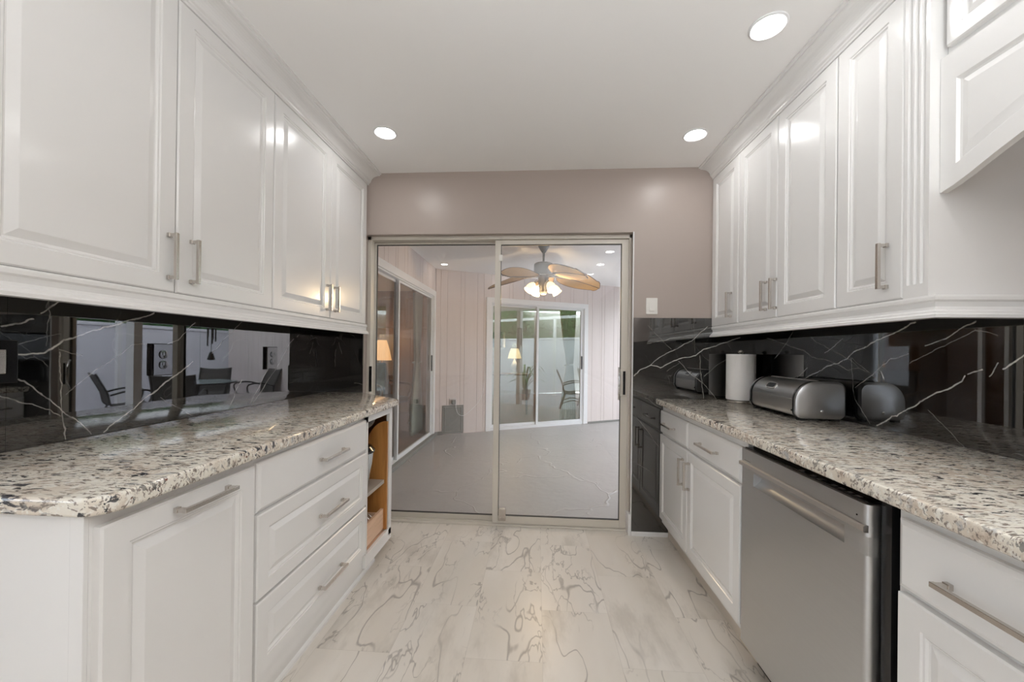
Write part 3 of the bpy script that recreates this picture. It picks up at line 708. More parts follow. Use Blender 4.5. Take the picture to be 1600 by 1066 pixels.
# things kept in the open cabinet
t = thing('cutting_board', (-0.94, 2.19, 0.158), 'orange wooden board with a rounded shoulder standing in the open end cabinet', 'cutting board')
pts = [(-0.872, 0.158), (-0.872, 0.79)]
for k in range(13):
    a = PI / 2 + PI / 2 * k / 12; pts.append((-0.885 + 0.118 * math.cos(a), 0.59 + 0.20 * math.sin(a)))
pts += [(-1.003, 0.158)]
bm = newbm(); prism(bm, pts, 2.186, 2.200, 1); obj('board', bm, M['wood_orange'], t)
t = thing('colander', (-1.0, 2.2, 0.66), 'grey perforated metal colander at the top of the open end cabinet', 'colander')
bm = newbm(); Tm = Matrix.Translation((-0.925, 2.115, 0.800)) @ Matrix.Rotation(math.radians(-70), 4, 'Y')
lathe(bm, [(0.001, 0), (0.028, 0.004), (0.048, 0.016), (0.058, 0.040), (0.064, 0.042), (0.064, 0.045), (0.056, 0.045), (0.045, 0.020), (0.026, 0.008), (0.001, 0.004)], (0, 0, 0), 32, Tm)
for i in range(3):
    for k in range(6 + 4 * i):
        a = 2 * PI * k / (6 + 4 * i); r = 0.016 + 0.013 * i
        lathe(bm, [(0.0001, -0.002), (0.0035, 0.0), (0.0001, 0.002)], Tm @ Vector((r * math.cos(a), r * math.sin(a), [0.001, 0.005, 0.012][i])), 8, mi=1)
obj('bowl', bm, [M['fan_grey'], M['steel_bowl']], t, smooth=True)
t = thing('mixing_bowl', (-1.0, 2.0, 0.452), 'steel mixing bowl with a black rim on the shelf of the open end cabinet', 'bowl')
bm = newbm(); lathe(bm, [(0.001, 0.0), (0.045, 0.0), (0.05, 0.006), (0.072, 0.06), (0.086, 0.14), (0.092, 0.205), (0.089, 0.205), (0.083, 0.14), (0.068, 0.06), (0.04, 0.008), (0.001, 0.006)], (-0.975, 2.012, 0.453), 40); obj('bowl', bm, M['steel_bowl'], t, smooth=True)
bm = newbm(); lathe(bm, [(0.088, 0.200), (0.096, 0.200), (0.098, 0.212), (0.080, 0.232), (0.030, 0.240), (0.001, 0.240)], (-0.975, 2.012, 0.453), 40); obj('lid', bm, M['black'], t, smooth=True, label='black lid')
t = thing('pull_out_tray', (-1.05, 2.05, 0.150), 'pale wooden pull-out tray at the bottom of the open end cabinet', 'tray')
bm = newbm(); box(bm, (-0.905, 1.920, 0.162), (-0.889, 2.184, 0.282), 0.0015); obj('front_board', bm, M['wood_tray'], t)
bm = newbm(); box(bm, (-1.40, 1.920, 0.162), (-0.906, 1.932, 0.270)); box(bm, (-1.25, 2.140, 0.162), (-0.906, 2.150, 0.270)); box(bm, (-1.40, 1.933, 0.1505), (-0.906, 2.139, 0.168)); obj('tray_box', bm, M['wood_tray'], t)
t = thing('wire_rack', (-1.0, 2.05, 0.17), 'thin wire rack lying in the wooden pull-out tray', 'wire rack')
bm = newbm()
for k in range(7):
    y = 1.95 + k * 0.030
    tube(bm, smoothpath([(-1.18, y, 0.172), (-1.12, y + 0.01, 0.25), (-1.0, y + 0.015, 0.275), (-0.94, y + 0.005, 0.25), (-0.915, y, 0.18)], 4), 0.0016, 6)
tube(bm, [(-1.18, 1.945, 0.172), (-1.18, 2.135, 0.172)], 0.002, 6); tube(bm, [(-0.915, 1.945, 0.18), (-0.915, 2.135, 0.18)], 0.002, 6)
obj('wires', bm, M['nickel'], t, smooth=True)

def counter(outline, name, label):
    bm = newbm()
    vs = [bm.verts.new((x, y, TOP)) for x, y in outline]; f = bm.faces.new(vs)
    r = bmesh.ops.extrude_face_region(bm, geom=[f])
    for v in r['geom']:
        if isinstance(v, bmesh.types.BMVert): v.co.z = TOP - SLAB_T
    bmesh.ops.recalc_face_normals(bm, faces=bm.faces)
    es = [e for e in bm.edges if abs(e.verts[0].co.z - e.verts[1].co.z) < 1e-5]
    bmesh.ops.bevel(bm, geom=es, offset=0.008, segments=3, profile=0.5, affect='EDGES')
    o = obj(name, bm, M['granite'], smooth=True); return tag(o, label, 'countertop')
cf = -0.836
arc = [(cf - 0.055 + 0.055 * math.cos(-PI / 2 + PI / 2 * k / 8), 0.680 + 0.055 + 0.055 * math.sin(-PI / 2 + PI / 2 * k / 8)) for k in range(9)]
counter([(XL + 0.0105, 0.680)] + arc + [(cf, 2.265), (-1.185, 2.573), (XL + 0.0105, 2.573)], 'countertop', 'cream speckled granite countertop on the left cabinets, with a clipped far corner')
counter([(XR - 0.0105, -1.2), (XR - 0.0105, 2.5735), (0.786, 2.5735), (0.786, -1.2)], 'countertop', 'cream speckled granite countertop on the right, carrying the bread box')

# ------------------------------------------------------------------ right base run
FRb = frame((XRb + 0.020, 0, 0), (0, 1, 0), (-1, 0, 0))
xr = XRb + 0.020
def base_r(y0, y1, label):
    t = thing('base_cabinet', (xr, (y0 + y1) / 2, 0), label, 'cabinet')
    bm = newbm(); box(bm, (xr, y0 + 0.0005, 0.10), (XR - 0.001, y1 - 0.0005, TOP - SLAB_T - 0.0005)); obj('body', bm, M['cabinet'], t)
    bm = newbm(); box(bm, (0.872, y0 + 0.0005, 0.0), (XR - 0.001, y1 - 0.0005, 0.0995)); obj('toe_kick', bm, M['toe'], t, label='beige recessed toe kick')
    return t
t = base_r(1.556, YW - 0.0105, 'white base cabinet with two drawers over two doors, right side beyond the dishwasher')
for a0, a1, hy in ((2.116, 2.568, 2.385), (1.577, 2.109, 1.852)):
    d = door(FRb, a0, a1, 0.695, 0.838, t, SLAB, 'drawer'); pull(FRb, hy, 0.764, False, d, 0.19)
for a0, a1, hy in ((2.116, 2.568, 2.160), (1.577, 2.109, 2.080)):
    d = door(FRb, a0, a1, 0.135, 0.682, t, scale=0.9); pull(FRb, hy, 0.557, True, d, 0.150)
t = base_r(0.505, 0.928, 'white base cabinet with one drawer over a door, nearest on the right beside the dishwasher')
d = door(FRb, 0.515, 0.914, 0.692, 0.846, t, SLAB, 'drawer'); pull(FRb, 0.717, 0.757, False, d, 0.185)
d = door(FRb, 0.515, 0.914, 0.135, 0.680, t); pull(FRb, 0.56, 0.55, True, d)
t = base_r(-0.32, 0.505, 'white sink base cabinet on the right, next to the camera')
for a0, a1, hy in ((0.095, 0.497, 0.14), (-0.312, 0.090, 0.045)):
    door(FRb, a0, a1, 0.692, 0.846, t, SLAB, 'drawer'); d = door(FRb, a0, a1, 0.135, 0.680, t); pull(FRb, hy, 0.55, True, d)
t = base_r(-1.2, -0.32, 'white base cabinet on the right behind the camera')
for a0, a1 in ((-0.758, -0.328), (-1.192, -0.764)):
    d = door(FRb, a0, a1, 0.692, 0.846, t, SLAB, 'drawer'); pull(FRb, (a0 + a1) / 2, 0.765, False, d)
    door(FRb, a0, a1, 0.135, 0.680, t)

# dishwasher
t = thing('dishwasher', (0.80, 1.255, 0), 'stainless steel dishwasher with a pocket handle under the right countertop', 'dishwasher')
y0, y1 = 0.974, 1.549
bm = newbm(); box(bm, (0.850, 0.932, 0.10), (XR - 0.02, 1.552, 0.866)); box(bm, (0.824, 0.940, 0.11), (0.851, 0.966, 0.862)); obj('tub', bm, M['black'], t, label='black tub and side gasket')
bm = newbm(); box(bm, (0.872, 0.932, 0.0), (1.36, 1.552, 0.0995)); obj('kick_plate', bm, M['black_matte'], t)
X0 = 0.800
bm = newbm()
def rounded_front(z0, z1, x0):
    r = 0.014; o = []
    for k in range(6):
        a = PI / 2 * k / 5; o.append((x0 + r - r * math.sin(a), y0 + r - r * math.cos(a)))
    o2 = [(x, y0 + y1 - y) for x, y in o][::-1]
    return [(0.846, y0)] + o + o2 + [(0.846, y1)]
# front skin around the handle pocket
P0, P1, PZ0, PZ1 = 1.045, 1.462, 0.722, 0.768
prism(bm, rounded_front(0, 0, X0), 0.105, PZ0, 2)
prism(bm, rounded_front(0, 0, X0), PZ1, 0.7964, 2)
prism(bm, [(0.846, y0), (0.814, y0), (X0 + 0.004, y0 + 0.004), (X0, y0 + 0.014), (X0, P0), (0.846, P0)], PZ0, PZ1, 2)
prism(bm, [(0.846, y1), (0.846, P1), (X0, P1), (X0, y1 - 0.014), (X0 + 0.004, y1 - 0.004), (0.814, y1)], PZ0, PZ1, 2)
prism(bm, [(0.834, PZ1), (0.846, PZ1), (0.846, PZ0), (X0 + 0.0, PZ0), (X0 + 0.010, PZ0 + 0.004), (0.826, PZ0 + 0.020)], P0, P1, 1)
dr = obj('door', bm, M['steel'], t, smooth=True)
bm = newbm(); prism(bm, rounded_front(0, 0, X0 - 0.001), 0.7965, 0.846, 2); obj('upper_strip', bm, M['steel'], dr, smooth=True)
bm = newbm()
prism(bm, [(X0 - 0.008, 0.781), (X0 - 0.004, 0.7785), (0.83, 0.7785), (0.83, 0.796), (X0 - 0.004, 0.796), (X0 - 0.008, 0.793)], y0 + 0.004, y1 - 0.002, 1); obj('handle_lip', bm, M['steel_bright'], dr, label='brighter steel lip above the pocket')
bm = newbm(); box(bm, (X0 + 0.010, y0 + 0.012, 0.8462), (0.846, y1 - 0.012, 0.850), 0.001); box(bm, (0.8465, y0, 0.105), (0.8495, y1, 0.858)); cp = obj('control_strip', bm, M['black'], dr, label='black control strip along the top edge')
for yy in (1.02, 1.045, 1.075, 1.10, 1.15, 1.18, 1.23):
    bm = newbm(); box(bm, (X0 + 0.016, yy, 0.8500), (X0 + 0.026, yy + 0.014, 0.8508)); obj('button', bm, M['fan_grey'], cp)
bm = newbm(); box(bm, (X0 - 0.0016, 1.480, 0.8035), (X0 - 0.0009, 1.522, 0.8055)); obj('badge', bm, M['fan_grey'], dr)
bm = newbm(); lathe(bm, [(0.0022, 0), (0.0022, 0.001)], (0, 0, 0), 12, Matrix.Translation((X0 - 0.0018, 1.005, 0.812)) @ Matrix.Rotation(PI / 2, 4, 'Y')); obj('indicator', bm, M['black'], dr)

# ------------------------------------------------------------------ on the right counter
t = thing('paper_towel_holder', (1.262, 2.455, TOP), 'upright paper towel roll on a steel holder in the right corner', 'paper towel holder')
c = (1.262, 2.455, TOP)
bm = newbm(); lathe(bm, [(0.001, 0), (0.072, 0), (0.074, 0.003), (0.074, 0.012), (0.070, 0.016), (0.001, 0.016)], c, 40); obj('base', bm, M['nickel'], t, smooth=True)
bm = newbm(); lathe(bm, [(0.022, 0.018), (0.079, 0.018), (0.0805, 0.020), (0.0805, 0.296), (0.079, 0.298), (0.022, 0.298), (0.021, 0.290), (0.021, 0.026)], c, 48); obj('paper_roll', bm, M['paper'], t, smooth=True)
bm = newbm(); lathe(bm, [(0.006, 0.014), (0.006, 0.300), (0.012, 0.303), (0.016, 0.310), (0.014, 0.318), (0.007, 0.323), (0.001, 0.324)], c, 20); obj('rod', bm, M['nickel'], t, smooth=True)

t = thing('bread_box', (1.27, 2.04, TOP), 'stainless steel roll-top bread box standing against the marble backsplash', 'bread box')
Qb = frame((1.167, 1.800, TOP), (0.05, 0.9987, 0), (-0.9987, 0.05, 0))
# profile in (n, z): front = +n ; n = 0 at the front edge, negative towards the wall
def dprof(g):
    pts = []
    n_back, n_front, zt, zb = -0.208 + g, 0.0 - g, 0.178 - g, 0.010 + g
    def arc(cx, cz, r, a0, a1, k): return [(cx + r * math.cos(a0 + (a1 - a0) * i / k), cz + r * math.sin(a0 + (a1 - a0) * i / k)) for i in range(k + 1)]
    rb = 0.040 - g; rf = 0.094; r3 = 0.030
    pts += arc(n_front - r3, zb + r3, r3, -PI / 2, 0, 6)
    pts += arc(n_front - rf, zt - rf, rf, math.radians(8), PI / 2, 12)
    pts += arc(n_back + rb, zt - rb, rb, PI / 2, PI, 7)
    pts += arc(n_back + rb * 0.8, zb + rb * 0.8, rb * 0.8, PI, 1.5 * PI, 6)
    return pts
bm = newbm(); prismF(bm, Qb, dprof(0.004), 0.018, 0.405, 'nz'); obj('shell', bm, M['steel_bright'], t, smooth=True)
for nm, a, b in (('end_cap', 0.0, 0.018), ('end_cap', 0.405, 0.420)):
    bm = newbm(); p = dprof(0.0); q = dprof(0.010)
    if a == 0.0:
        R0 = [bm.verts.new(Qb(0.0175, n, z)) for n, z in p]; R1 = [bm.verts.new(Qb(0.004, n, z)) for n, z in p]; R2 = [bm.verts.new(Qb(-0.004, n, z)) for n, z in q]
        rings = [R0, R1, R2]
    else:
        R0 = [bm.verts.new(Qb(0.4055, n, z)) for n, z in p]; R1 = [bm.verts.new(Qb(0.416, n, z)) for n, z in p]; R2 = [bm.verts.new(Qb(0.424, n, z)) for n, z in q]
        rings = [R0, R1, R2]
    for A, B in zip(rings[:-1], rings[1:]):
        for k in range(len(A)): bm.faces.new([A[k], A[(k + 1) % len(A)], B[(k + 1) % len(A)], B[k]])
    bm.faces.new(R0); bm.faces.new(R2[::-1]); obj(nm, bm, M['steel'], t, smooth=True)
for a in (0.0185, 0.396):
    bm = newbm(); p = dprof(-0.001); q = dprof(0.006)
    R = [[bm.verts.new(Qb(u, n, z)) for n, z in pp] for u, pp in ((a, p), (a + 0.009, p), (a + 0.009, q), (a, q))]
    for i in range(4):
        A, B = R[i], R[(i + 1) % 4]
        for k in range(len(A)): bm.faces.new([A[k], A[(k + 1) % len(A)], B[(k + 1) % len(A)], B[k]])
    obj('edge_trim', bm, M['black'], t, label='black rubber edge trim')
# roll-top lid with its recessed finger grip
bm = newbm(); p = dprof(0.0016)[7:20]; q = dprof(0.0045)[7:20]
prismF(bm, Qb, p + q[::-1], 0.034, 0.392, 'nz'); lid = obj('lid', bm, M['steel'], t, smooth=True)
ag = math.radians(38); gc = Vector((0.0 - 0.094 + 0.0935 * math.cos(ag), 0, 0.178 - 0.094 + 0.0935 * math.sin(ag)))
def grip(hw, hh, out, mat, nm, lab):
    bm = newbm(); ou = []
    for k in range(24):
        a = 2 * PI * k / 24; cx = math.copysign(abs(math.cos(a)) ** 0.5, math.cos(a)); sy = math.copysign(abs(math.sin(a)) ** 0.5, math.sin(a))
        ou.append((cx * hw, sy * hh))
    def P(u, v, o):
        nn = gc.x + math.cos(ag) * o - math.sin(ag) * v; zz = gc.z + math.sin(ag) * o + math.cos(ag) * v
        return Qb(0.235 + u, nn, zz)
    A = [bm.verts.new(P(u, v, -0.003)) for u, v in ou]; B = [bm.verts.new(P(u, v, out)) for u, v in ou]
    for k in range(24): bm.faces.new([A[k], A[(k + 1) % 24], B[(k + 1) % 24], B[k]])
    bm.faces.new(A[::-1]); bm.faces.new(B); return obj(nm, bm, mat, lid, smooth=True, label=lab)
grip(0.042, 0.019, 0.0030, M['steel_bright'], 'grip_rim', 'bright steel rim of the finger grip')
grip(0.036, 0.014, 0.0036, M['black'], 'finger_grip', 'dark recessed finger grip')
bm = newbm(); boxF(bm, Qb, (0.03, -0.112, 0.1765), (0.395, -0.100, 0.1815), 0.001); obj('hinge_strip', bm, M['steel_bright'], t)
for a in (0.026, 0.398):
    bm = newbm(); boxF(bm, Qb, (a - 0.004, -0.004, 0.040), (a + 0.004, 0.006, 0.048), 0.001); obj('stop', bm, M['black'], t)
bm = newbm(); lathe(bm, [(0.006, 0), (0.006, 0.002), (0.003, 0.004), (0.001, 0.004)], (0, 0, 0), 16, Matrix.Translation(Qb(-0.0038, -0.105, 0.045)) @ Matrix.Rotation(PI / 2, 4, 'X')); obj('rivet', bm, M['chrome'], t, smooth=True)
for a, n in ((0.02, -0.03), (0.40, -0.03), (0.02, -0.175), (0.40, -0.175)):
    bm = newbm(); boxF(bm, Qb, (a - 0.012, n - 0.012, 0.0), (a + 0.012, n + 0.012, 0.0125)); obj('foot', bm, M['black_matte'], t)

# ------------------------------------------------------------------ recessed ceiling lights
def downlight(x, y, label, group, disc, power, parent_z=H, r=0.078, first=[None]):
    t = thing('recessed_light', (x, y, parent_z), label, 'ceiling light', group)
    bm = newbm(); lathe(bm, [(r, -0.0005), (r + 0.009, -0.0005), (r + 0.008, -0.004), (r + 0.002, -0.007), (r - 0.006, -0.003), (r - 0.006, -0.0005)], (x, y, parent_z), 40); obj('trim_ring', bm, M['trim'], t, smooth=True)
    bm = newbm(); lathe(bm, [(0.001, -0.002), (r - 0.006, -0.002), (r - 0.006, -0.0005), (0.001, -0.0005)], (x, y, parent_z), 32); obj('lens', bm, disc, t, label='glowing white lens')
    return t
gk = 'recessed lights in the kitchen ceiling'
downlight(-0.872, 2.10, 'round recessed ceiling light, left one of the two nearest the sliding door', gk, M['lamp_disc'], 0, r=0.056)
downlight(0.872, 2.20, 'round recessed ceiling light, right one of the two nearest the sliding door', gk, M['lamp_disc'], 0, r=0.056)
downlight(0.85, 1.485, 'biggest looking recessed ceiling light, top right near the fluted pilaster', gk, M['lamp_disc'], 0, r=0.056)
gm = 'recessed lights behind the camera, mirrored in the sliding door'
for x, y, lab in ((0.865, 0.62, 'recessed light behind the camera, highest of the three mirrored right of the fan'), (0.865, -0.05, 'recessed light behind the camera, middle of the three mirrored right of the fan'),
                  (0.82, -0.72, 'recessed light behind the camera, lowest of the three mirrored right of the fan')):
    downlight(x, y, lab, gm, M['lamp_disc'], 0, r=0.056)

# ------------------------------------------------------------------ sunroom beyond the glass
SH = 2.39
A0 = Vector((-1.46, 5.385, 0)); SD = Vector((0.886, 0.4637, 0)).normalized(); SN = Vector((SD.y, -SD.x, 0))
FS = frame(A0, SD, SN)                       # slanted back wall, n towards the kitchen
F2 = frame((-1.46, 0, 0), (0, 1, 0), (1, 0, 0))
bm = newbm(); prism(bm, [(-1.46, 2.70), (2.0, 2.70), (2.0, 7.20), (-1.46, 5.39)], -0.12, -0.002, 2); struct('floor_sunroom', bm, M['concrete'])
bm = newbm(); prism(bm, [(-4.7, YW + 0.15), (2.05, YW + 0.15), (2.05, 7.25), (4.2, 8.4), (4.2, 11.0), (-4.7, 11.0)], SH, SH + 0.12, 2); struct('ceiling_sunroom', bm, M['ceiling'])
def grooved(bm, F, a0, a1, z0, z1, th=0.09, ph=0.0):
    pts = [(a0, -th), (a0, 0)]; a = a0 + 0.02 + ph; k = 0
    while a < a1 - 0.02:
        pts += [(a - 0.004, 0), (a - 0.002, -0.005), (a + 0.002, -0.005), (a + 0.004, 0)]
        a += (0.10, 0.20, 0.06, 0.20)[k % 4]; k += 1
    pts += [(a1, 0), (a1, -th)]
    prismF(bm, F, pts, z0, z1, 'un')
bm = newbm()
grooved(bm, F2, 2.735, 2.95, 0, SH); grooved(bm, F2, 2.95, 5.27, 2.00, SH); grooved(bm, F2, 5.27, 5.39, 0, SH); struct('wall_sunroom_left', bm, M['pink'])
bm = newbm()
grooved(bm, FS, 0.0, 0.80, 0, SH, ph=0.05); grooved(bm, FS, 0.80, 2.57, 1.985, SH, ph=0.03); grooved(bm, FS, 2.57, 6.3, 0, SH, ph=0.02); struct('wall_sunroom_back', bm, M['pink'])
bm = newbm(); boxF(bm, F2, (2.735, 0, 0), (5.385, 0.05, 0.045), 0.004); struct('baseboard_sunroom_left', bm, M['panel_grey'])
bm = newbm(); boxF(bm, FS, (0.0, 0, 0), (0.12, 0.02, 0.05)); boxF(bm, FS, (2.64, 0, 0), (5.8, 0.02, 0.03)); struct('baseboard_sunroom_back', bm, M['panel_grey'])
bm = newbm(); boxF(bm, FS, (0.0, 0, 0.05), (0.022, 0.022, SH)); struct('trim_2', bm, M['pink'])
# open patio side: corner post and header
bm = newbm(); box(bm, (1.90, 2.74, 2.20), (2.02, 7.20, SH)); struct('trim_3', bm, M['trim'])
bm = newbm(); box(bm, (1.92, 4.30, -0.1), (2.02, 4.40, 2.20)); tag(obj('post', bm, M['trim']), 'white post at the open patio side of the sunroom, mirrored in the far glass', 'post')

def slider(name, F, o0, o1, zt, mid, gl, trim=0.072, inset=-0.03):
    t = thing(name, F((o0 + o1) / 2, inset, 0), None, None, kind='structure')
    bm = newbm()
    for a, b, c, d in ((o0 - trim, o0 + 0.006, 0, zt + trim), (o1 - 0.006, o1 + trim, 0, zt + trim), (o0, o1, zt - 0.006, zt + trim)): boxF(bm, F, (a, -0.01, c), (b, 0.018, d), 0.003)
    obj('casing', bm, M['trim'], t)
    bm = newbm()
    boxF(bm, F, (o0, -0.085, 0), (o0 + 0.02, 0.0, zt)); boxF(bm, F, (o1 - 0.02, -0.085, 0), (o1, 0.0, zt)); boxF(bm, F, (o0, -0.085, zt - 0.022), (o1, 0.0, zt)); boxF(bm, F, (o0, -0.085, 0), (o1, 0.0, 0.045))
    obj('door_frame', bm, M['white_alu'], t)
    for nm, a0, a1, n in (('fixed_panel', o0 + 0.02, mid + 0.03, -0.062), ('sliding_panel', mid - 0.03, o1 - 0.02, -0.026)):
        z0, z1, s = 0.046, zt - 0.023, 0.036
        bm = newbm()
        boxF(bm, F, (a0, n - 0.013, z0), (a0 + s, n + 0.013, z1)); boxF(bm, F, (a1 - s, n - 0.013, z0), (a1, n + 0.013, z1))
        boxF(bm, F, (a0 + s, n - 0.012, z0), (a1 - s, n + 0.012, z0 + s)); boxF(bm, F, (a0 + s, n - 0.012, z1 - 0.024), (a1 - s, n + 0.012, z1))
        p = obj(nm, bm, M['white_alu'], t)
        bm = newbm(); boxF(bm, F, (a0 + s, n - 0.002, z0 + s), (a1 - s, n + 0.002, z1 - 0.024)); obj('pane', bm, gl, p)
        if nm == 'sliding_panel':
            bm = newbm(); boxF(bm, F, (a1 - 0.026, n + 0.012, 0.93), (a1 - 0.010, n + 0.030, 1.15), 0.003); obj('pull_handle', bm, M['alu_dark'], p, label='dark pull handle')
    return t
slider('door_2', F2, 2.95, 5.27, 1.985, 3.99, M['glass_side'])
slider('door_3', FS, 0.845, 2.545, 1.965, 1.675, M['glass_far'])

# access panel, outlet and cable on the slanted wall
t = thing('access_panel', FS(0.27, 0.01, 0), 'small grey framed hatch low on the pale pink sunroom wall', 'hatch')
bm = newbm(); boxF(bm, FS, (0.112, 0, 0.004), (0.428, 0.012, 0.42), 0.002); obj('frame', bm, M['panel_grey'], t)
bm = newbm(); panel(bm, FS, 0.137, 0.403, 0.03, 0.395, [(0, 0.010), (0, 0.014), (0.006, 0.018), (0.012, 0.018), (0.016, 0.014)]); obj('flap', bm, M['panel_grey'], t)
t = thing('wall_outlet', FS(0.268, 0, 0.47), 'outlet box with a plug and white cable above the grey hatch in the sunroom', 'outlet')
bm = newbm(); boxF(bm, FS, (0.215, 0, 0.422), (0.322, 0.010, 0.525), 0.003); obj('wall_plate', bm, M['picture'], t)
bm = newbm(); boxF(bm, FS, (0.245, 0.010, 0.440), (0.300, 0.055, 0.50), 0.006); obj('plug', bm, M['panel_grey'], t, label='grey plug')
t = thing('cable', FS(0.4, 0.02, 0.3), 'thin white cable hanging from the sunroom outlet beside the hatch', 'cable')
bm = newbm(); tube(bm, smoothpath([FS(0.300, 0.04, 0.46), FS(0.312, 0.04, 0.36), FS(0.352, 0.03, 0.285), FS(0.43, 0.025, 0.265), FS(0.53, 0.02, 0.33), FS(0.66, 0.02, 0.46), FS(0.735, 0.02, 0.65), FS(0.755, 0.02, 1.0), FS(0.76, 0.02, 1.3)], 6), 0.0028, 8); obj('cord', bm, M['trim'], t, smooth=True)

gs = 'recessed lights in the sunroom ceiling'
for x, y, lab in ((-0.51, 5.72, 'small recessed sunroom light just left of the ceiling fan motor'),
                  (-1.27, 5.10, 'small recessed sunroom light in the far left corner, seen through the left glass panel')):
    downlight(x, y, lab, gs, M['sun_disc'], 0, SH, 0.046)

# ------------------------------------------------------------------ ceiling fan
fx, fy = 0.06, 4.2
t = thing('ceiling_fan', (fx, fy, SH), 'grey ceiling fan with woven leaf blades and lit glass shades in the sunroom', 'ceiling fan')
bm = newbm(); lathe(bm, [(0.001, SH - 0.001), (0.062, SH - 0.001), (0.062, SH - 0.02), (0.022, SH - 0.085), (0.014, SH - 0.09), (0.001, SH - 0.09)], (fx, fy, 0), 28); obj('canopy', bm, M['fan_grey'], t, smooth=True)
bm = newbm(); tube(bm, [(fx, fy, SH - 0.085), (fx, fy, 2.17)], 0.013, 14); obj('downrod', bm, M['fan_grey'], t, smooth=True)
bm = newbm(); lathe(bm, [(0.001, 2.188), (0.085, 2.188), (0.100, 2.180), (0.106, 2.168), (0.106, 2.062), (0.100, 2.052), (0.07, 2.046), (0.001, 2.046)], (fx, fy, 0), 40); obj('motor', bm, M['fan_grey'], t, smooth=True)
bm = newbm(); lathe(bm, [(0.001, 2.046), (0.058, 2.046), (0.060, 2.02), (0.050, 1.985), (0.050, 1.935), (0.042, 1.90), (0.048, 1.87), (0.03, 1.845), (0.001, 1.84)], (fx, fy, 0), 28); kit = obj('light_kit', bm, M['fan_grey'], t, smooth=True)
for k in range(5):
    a = math.radians(17 + 72 * k); ca, sa = math.cos(a), math.sin(a)
    def BP(r, v, n):
        pt = math.radians(-27)
        z = 2.062 - 0.11 * (max(0.0, r - 0.1) / 0.56) ** 1.5 + v * math.sin(pt) + n
        return Vector((fx + r * ca - v * math.cos(pt) * sa, fy + r * sa + v * math.cos(pt) * ca, z))
    bm = newbm(); NR, NV = 22, 8; prof = []
    for i in range(NR + 1):
        s = i / NR; wdt = 0.022 + 0.118 * (math.sin(PI * min(1, s ** 0.75)) ** 0.62) if s < 1 else 0.004
        if s > 0.9: wdt = 0.137 * math.sqrt(max(0, 1 - ((s - 0.62) / 0.38) ** 2)) * 0.92 + 0.003
        prof.append((0.155 + 0.515 * s, wdt))
    for side in (0.0, -0.006):
        g = [[bm.verts.new(BP(r, wd * (2 * j / NV - 1), side + 0.006 * (2 * j / NV - 1) ** 2)) for j in range(NV + 1)] for r, wd in prof]
        for i in range(NR):
            for j in range(NV): bm.faces.new([g[i][j], g[i + 1][j], g[i + 1][j + 1], g[i][j + 1]])
    bl = obj('blade', bm, M['blade'], t, smooth=True)
    bm = newbm()
    edge = [BP(r, -wd, 0.003) for r, wd in prof] + [BP(r, wd, 0.003) for r, wd in prof[::-1]]
    tube(bm, edge, 0.005, 6, close=True); tube(bm, [BP(r, 0, -0.007) for r, wd in prof], 0.004, 6)
    obj('rim', bm, M['blade_rim'], bl, smooth=True, label='dark rim and midrib')
    bm = newbm(); tube(bm, [BP(0.07, 0, -0.012), BP(0.13, 0.0, -0.014), BP(0.20, 0, -0.013), BP(0.27, 0, -0.010)], [0.016, 0.012, 0.012, 0.005], 8); obj('bracket', bm, M['fan_grey'], bl, smooth=True, label='grey blade bracket')
for k in range(4):
    a = math.radians(30 + 90 * k); d = Vector((math.cos(a), math.sin(a), 0)); o = Vector((fx, fy, 0))
    ax = (d * 0.62 + Vector((0, 0, -0.78))).normalized(); base = o + d * 0.118 + Vector((0, 0, 1.955))
    bm = newbm(); tube(bm, smoothpath([o + d * 0.045 + Vector((0, 0, 1.96)), o + d * 0.085 + Vector((0, 0, 1.985)), base], 4), 0.008, 8); arm = obj('arm', bm, M['fan_grey'], kit, smooth=True)
    Rm = ax.to_track_quat('Z', 'Y').to_matrix().to_4x4()
    bm = newbm(); lathe(bm, [(0.018, 0.0), (0.026, 0.008), (0.042, 0.035), (0.050, 0.065), (0.049, 0.085), (0.056, 0.108), (0.054, 0.108), (0.046, 0.085), (0.047, 0.065), (0.039, 0.036), (0.020, 0.010)], (0, 0, 0), 20, Matrix.Translation(base) @ Rm)
    obj('lamp_shade', bm, M['fan_bulb'], kit, smooth=True, label='glowing glass tulip shade')
    bm = newbm(); lathe(bm, [(0.001, 0.012), (0.012, 0.014), (0.016, 0.04), (0.026, 0.07), (0.022, 0.09), (0.001, 0.098)], (0, 0, 0), 14, Matrix.Translation(base) @ Rm)
    obj('bulb', bm, M['fan_bulb_core'], kit, smooth=True, label='bright bulb')

fl = bpy.data.lights.new('fan_lamp', 'POINT'); fl.energy = 18; fl.color = (1.0, 0.72, 0.40); fl.shadow_soft_size = 0.04
fo = bpy.data.objects.new('fan_lamp', fl); C.objects.link(fo); fo.location = (fx, fy, 1.80)

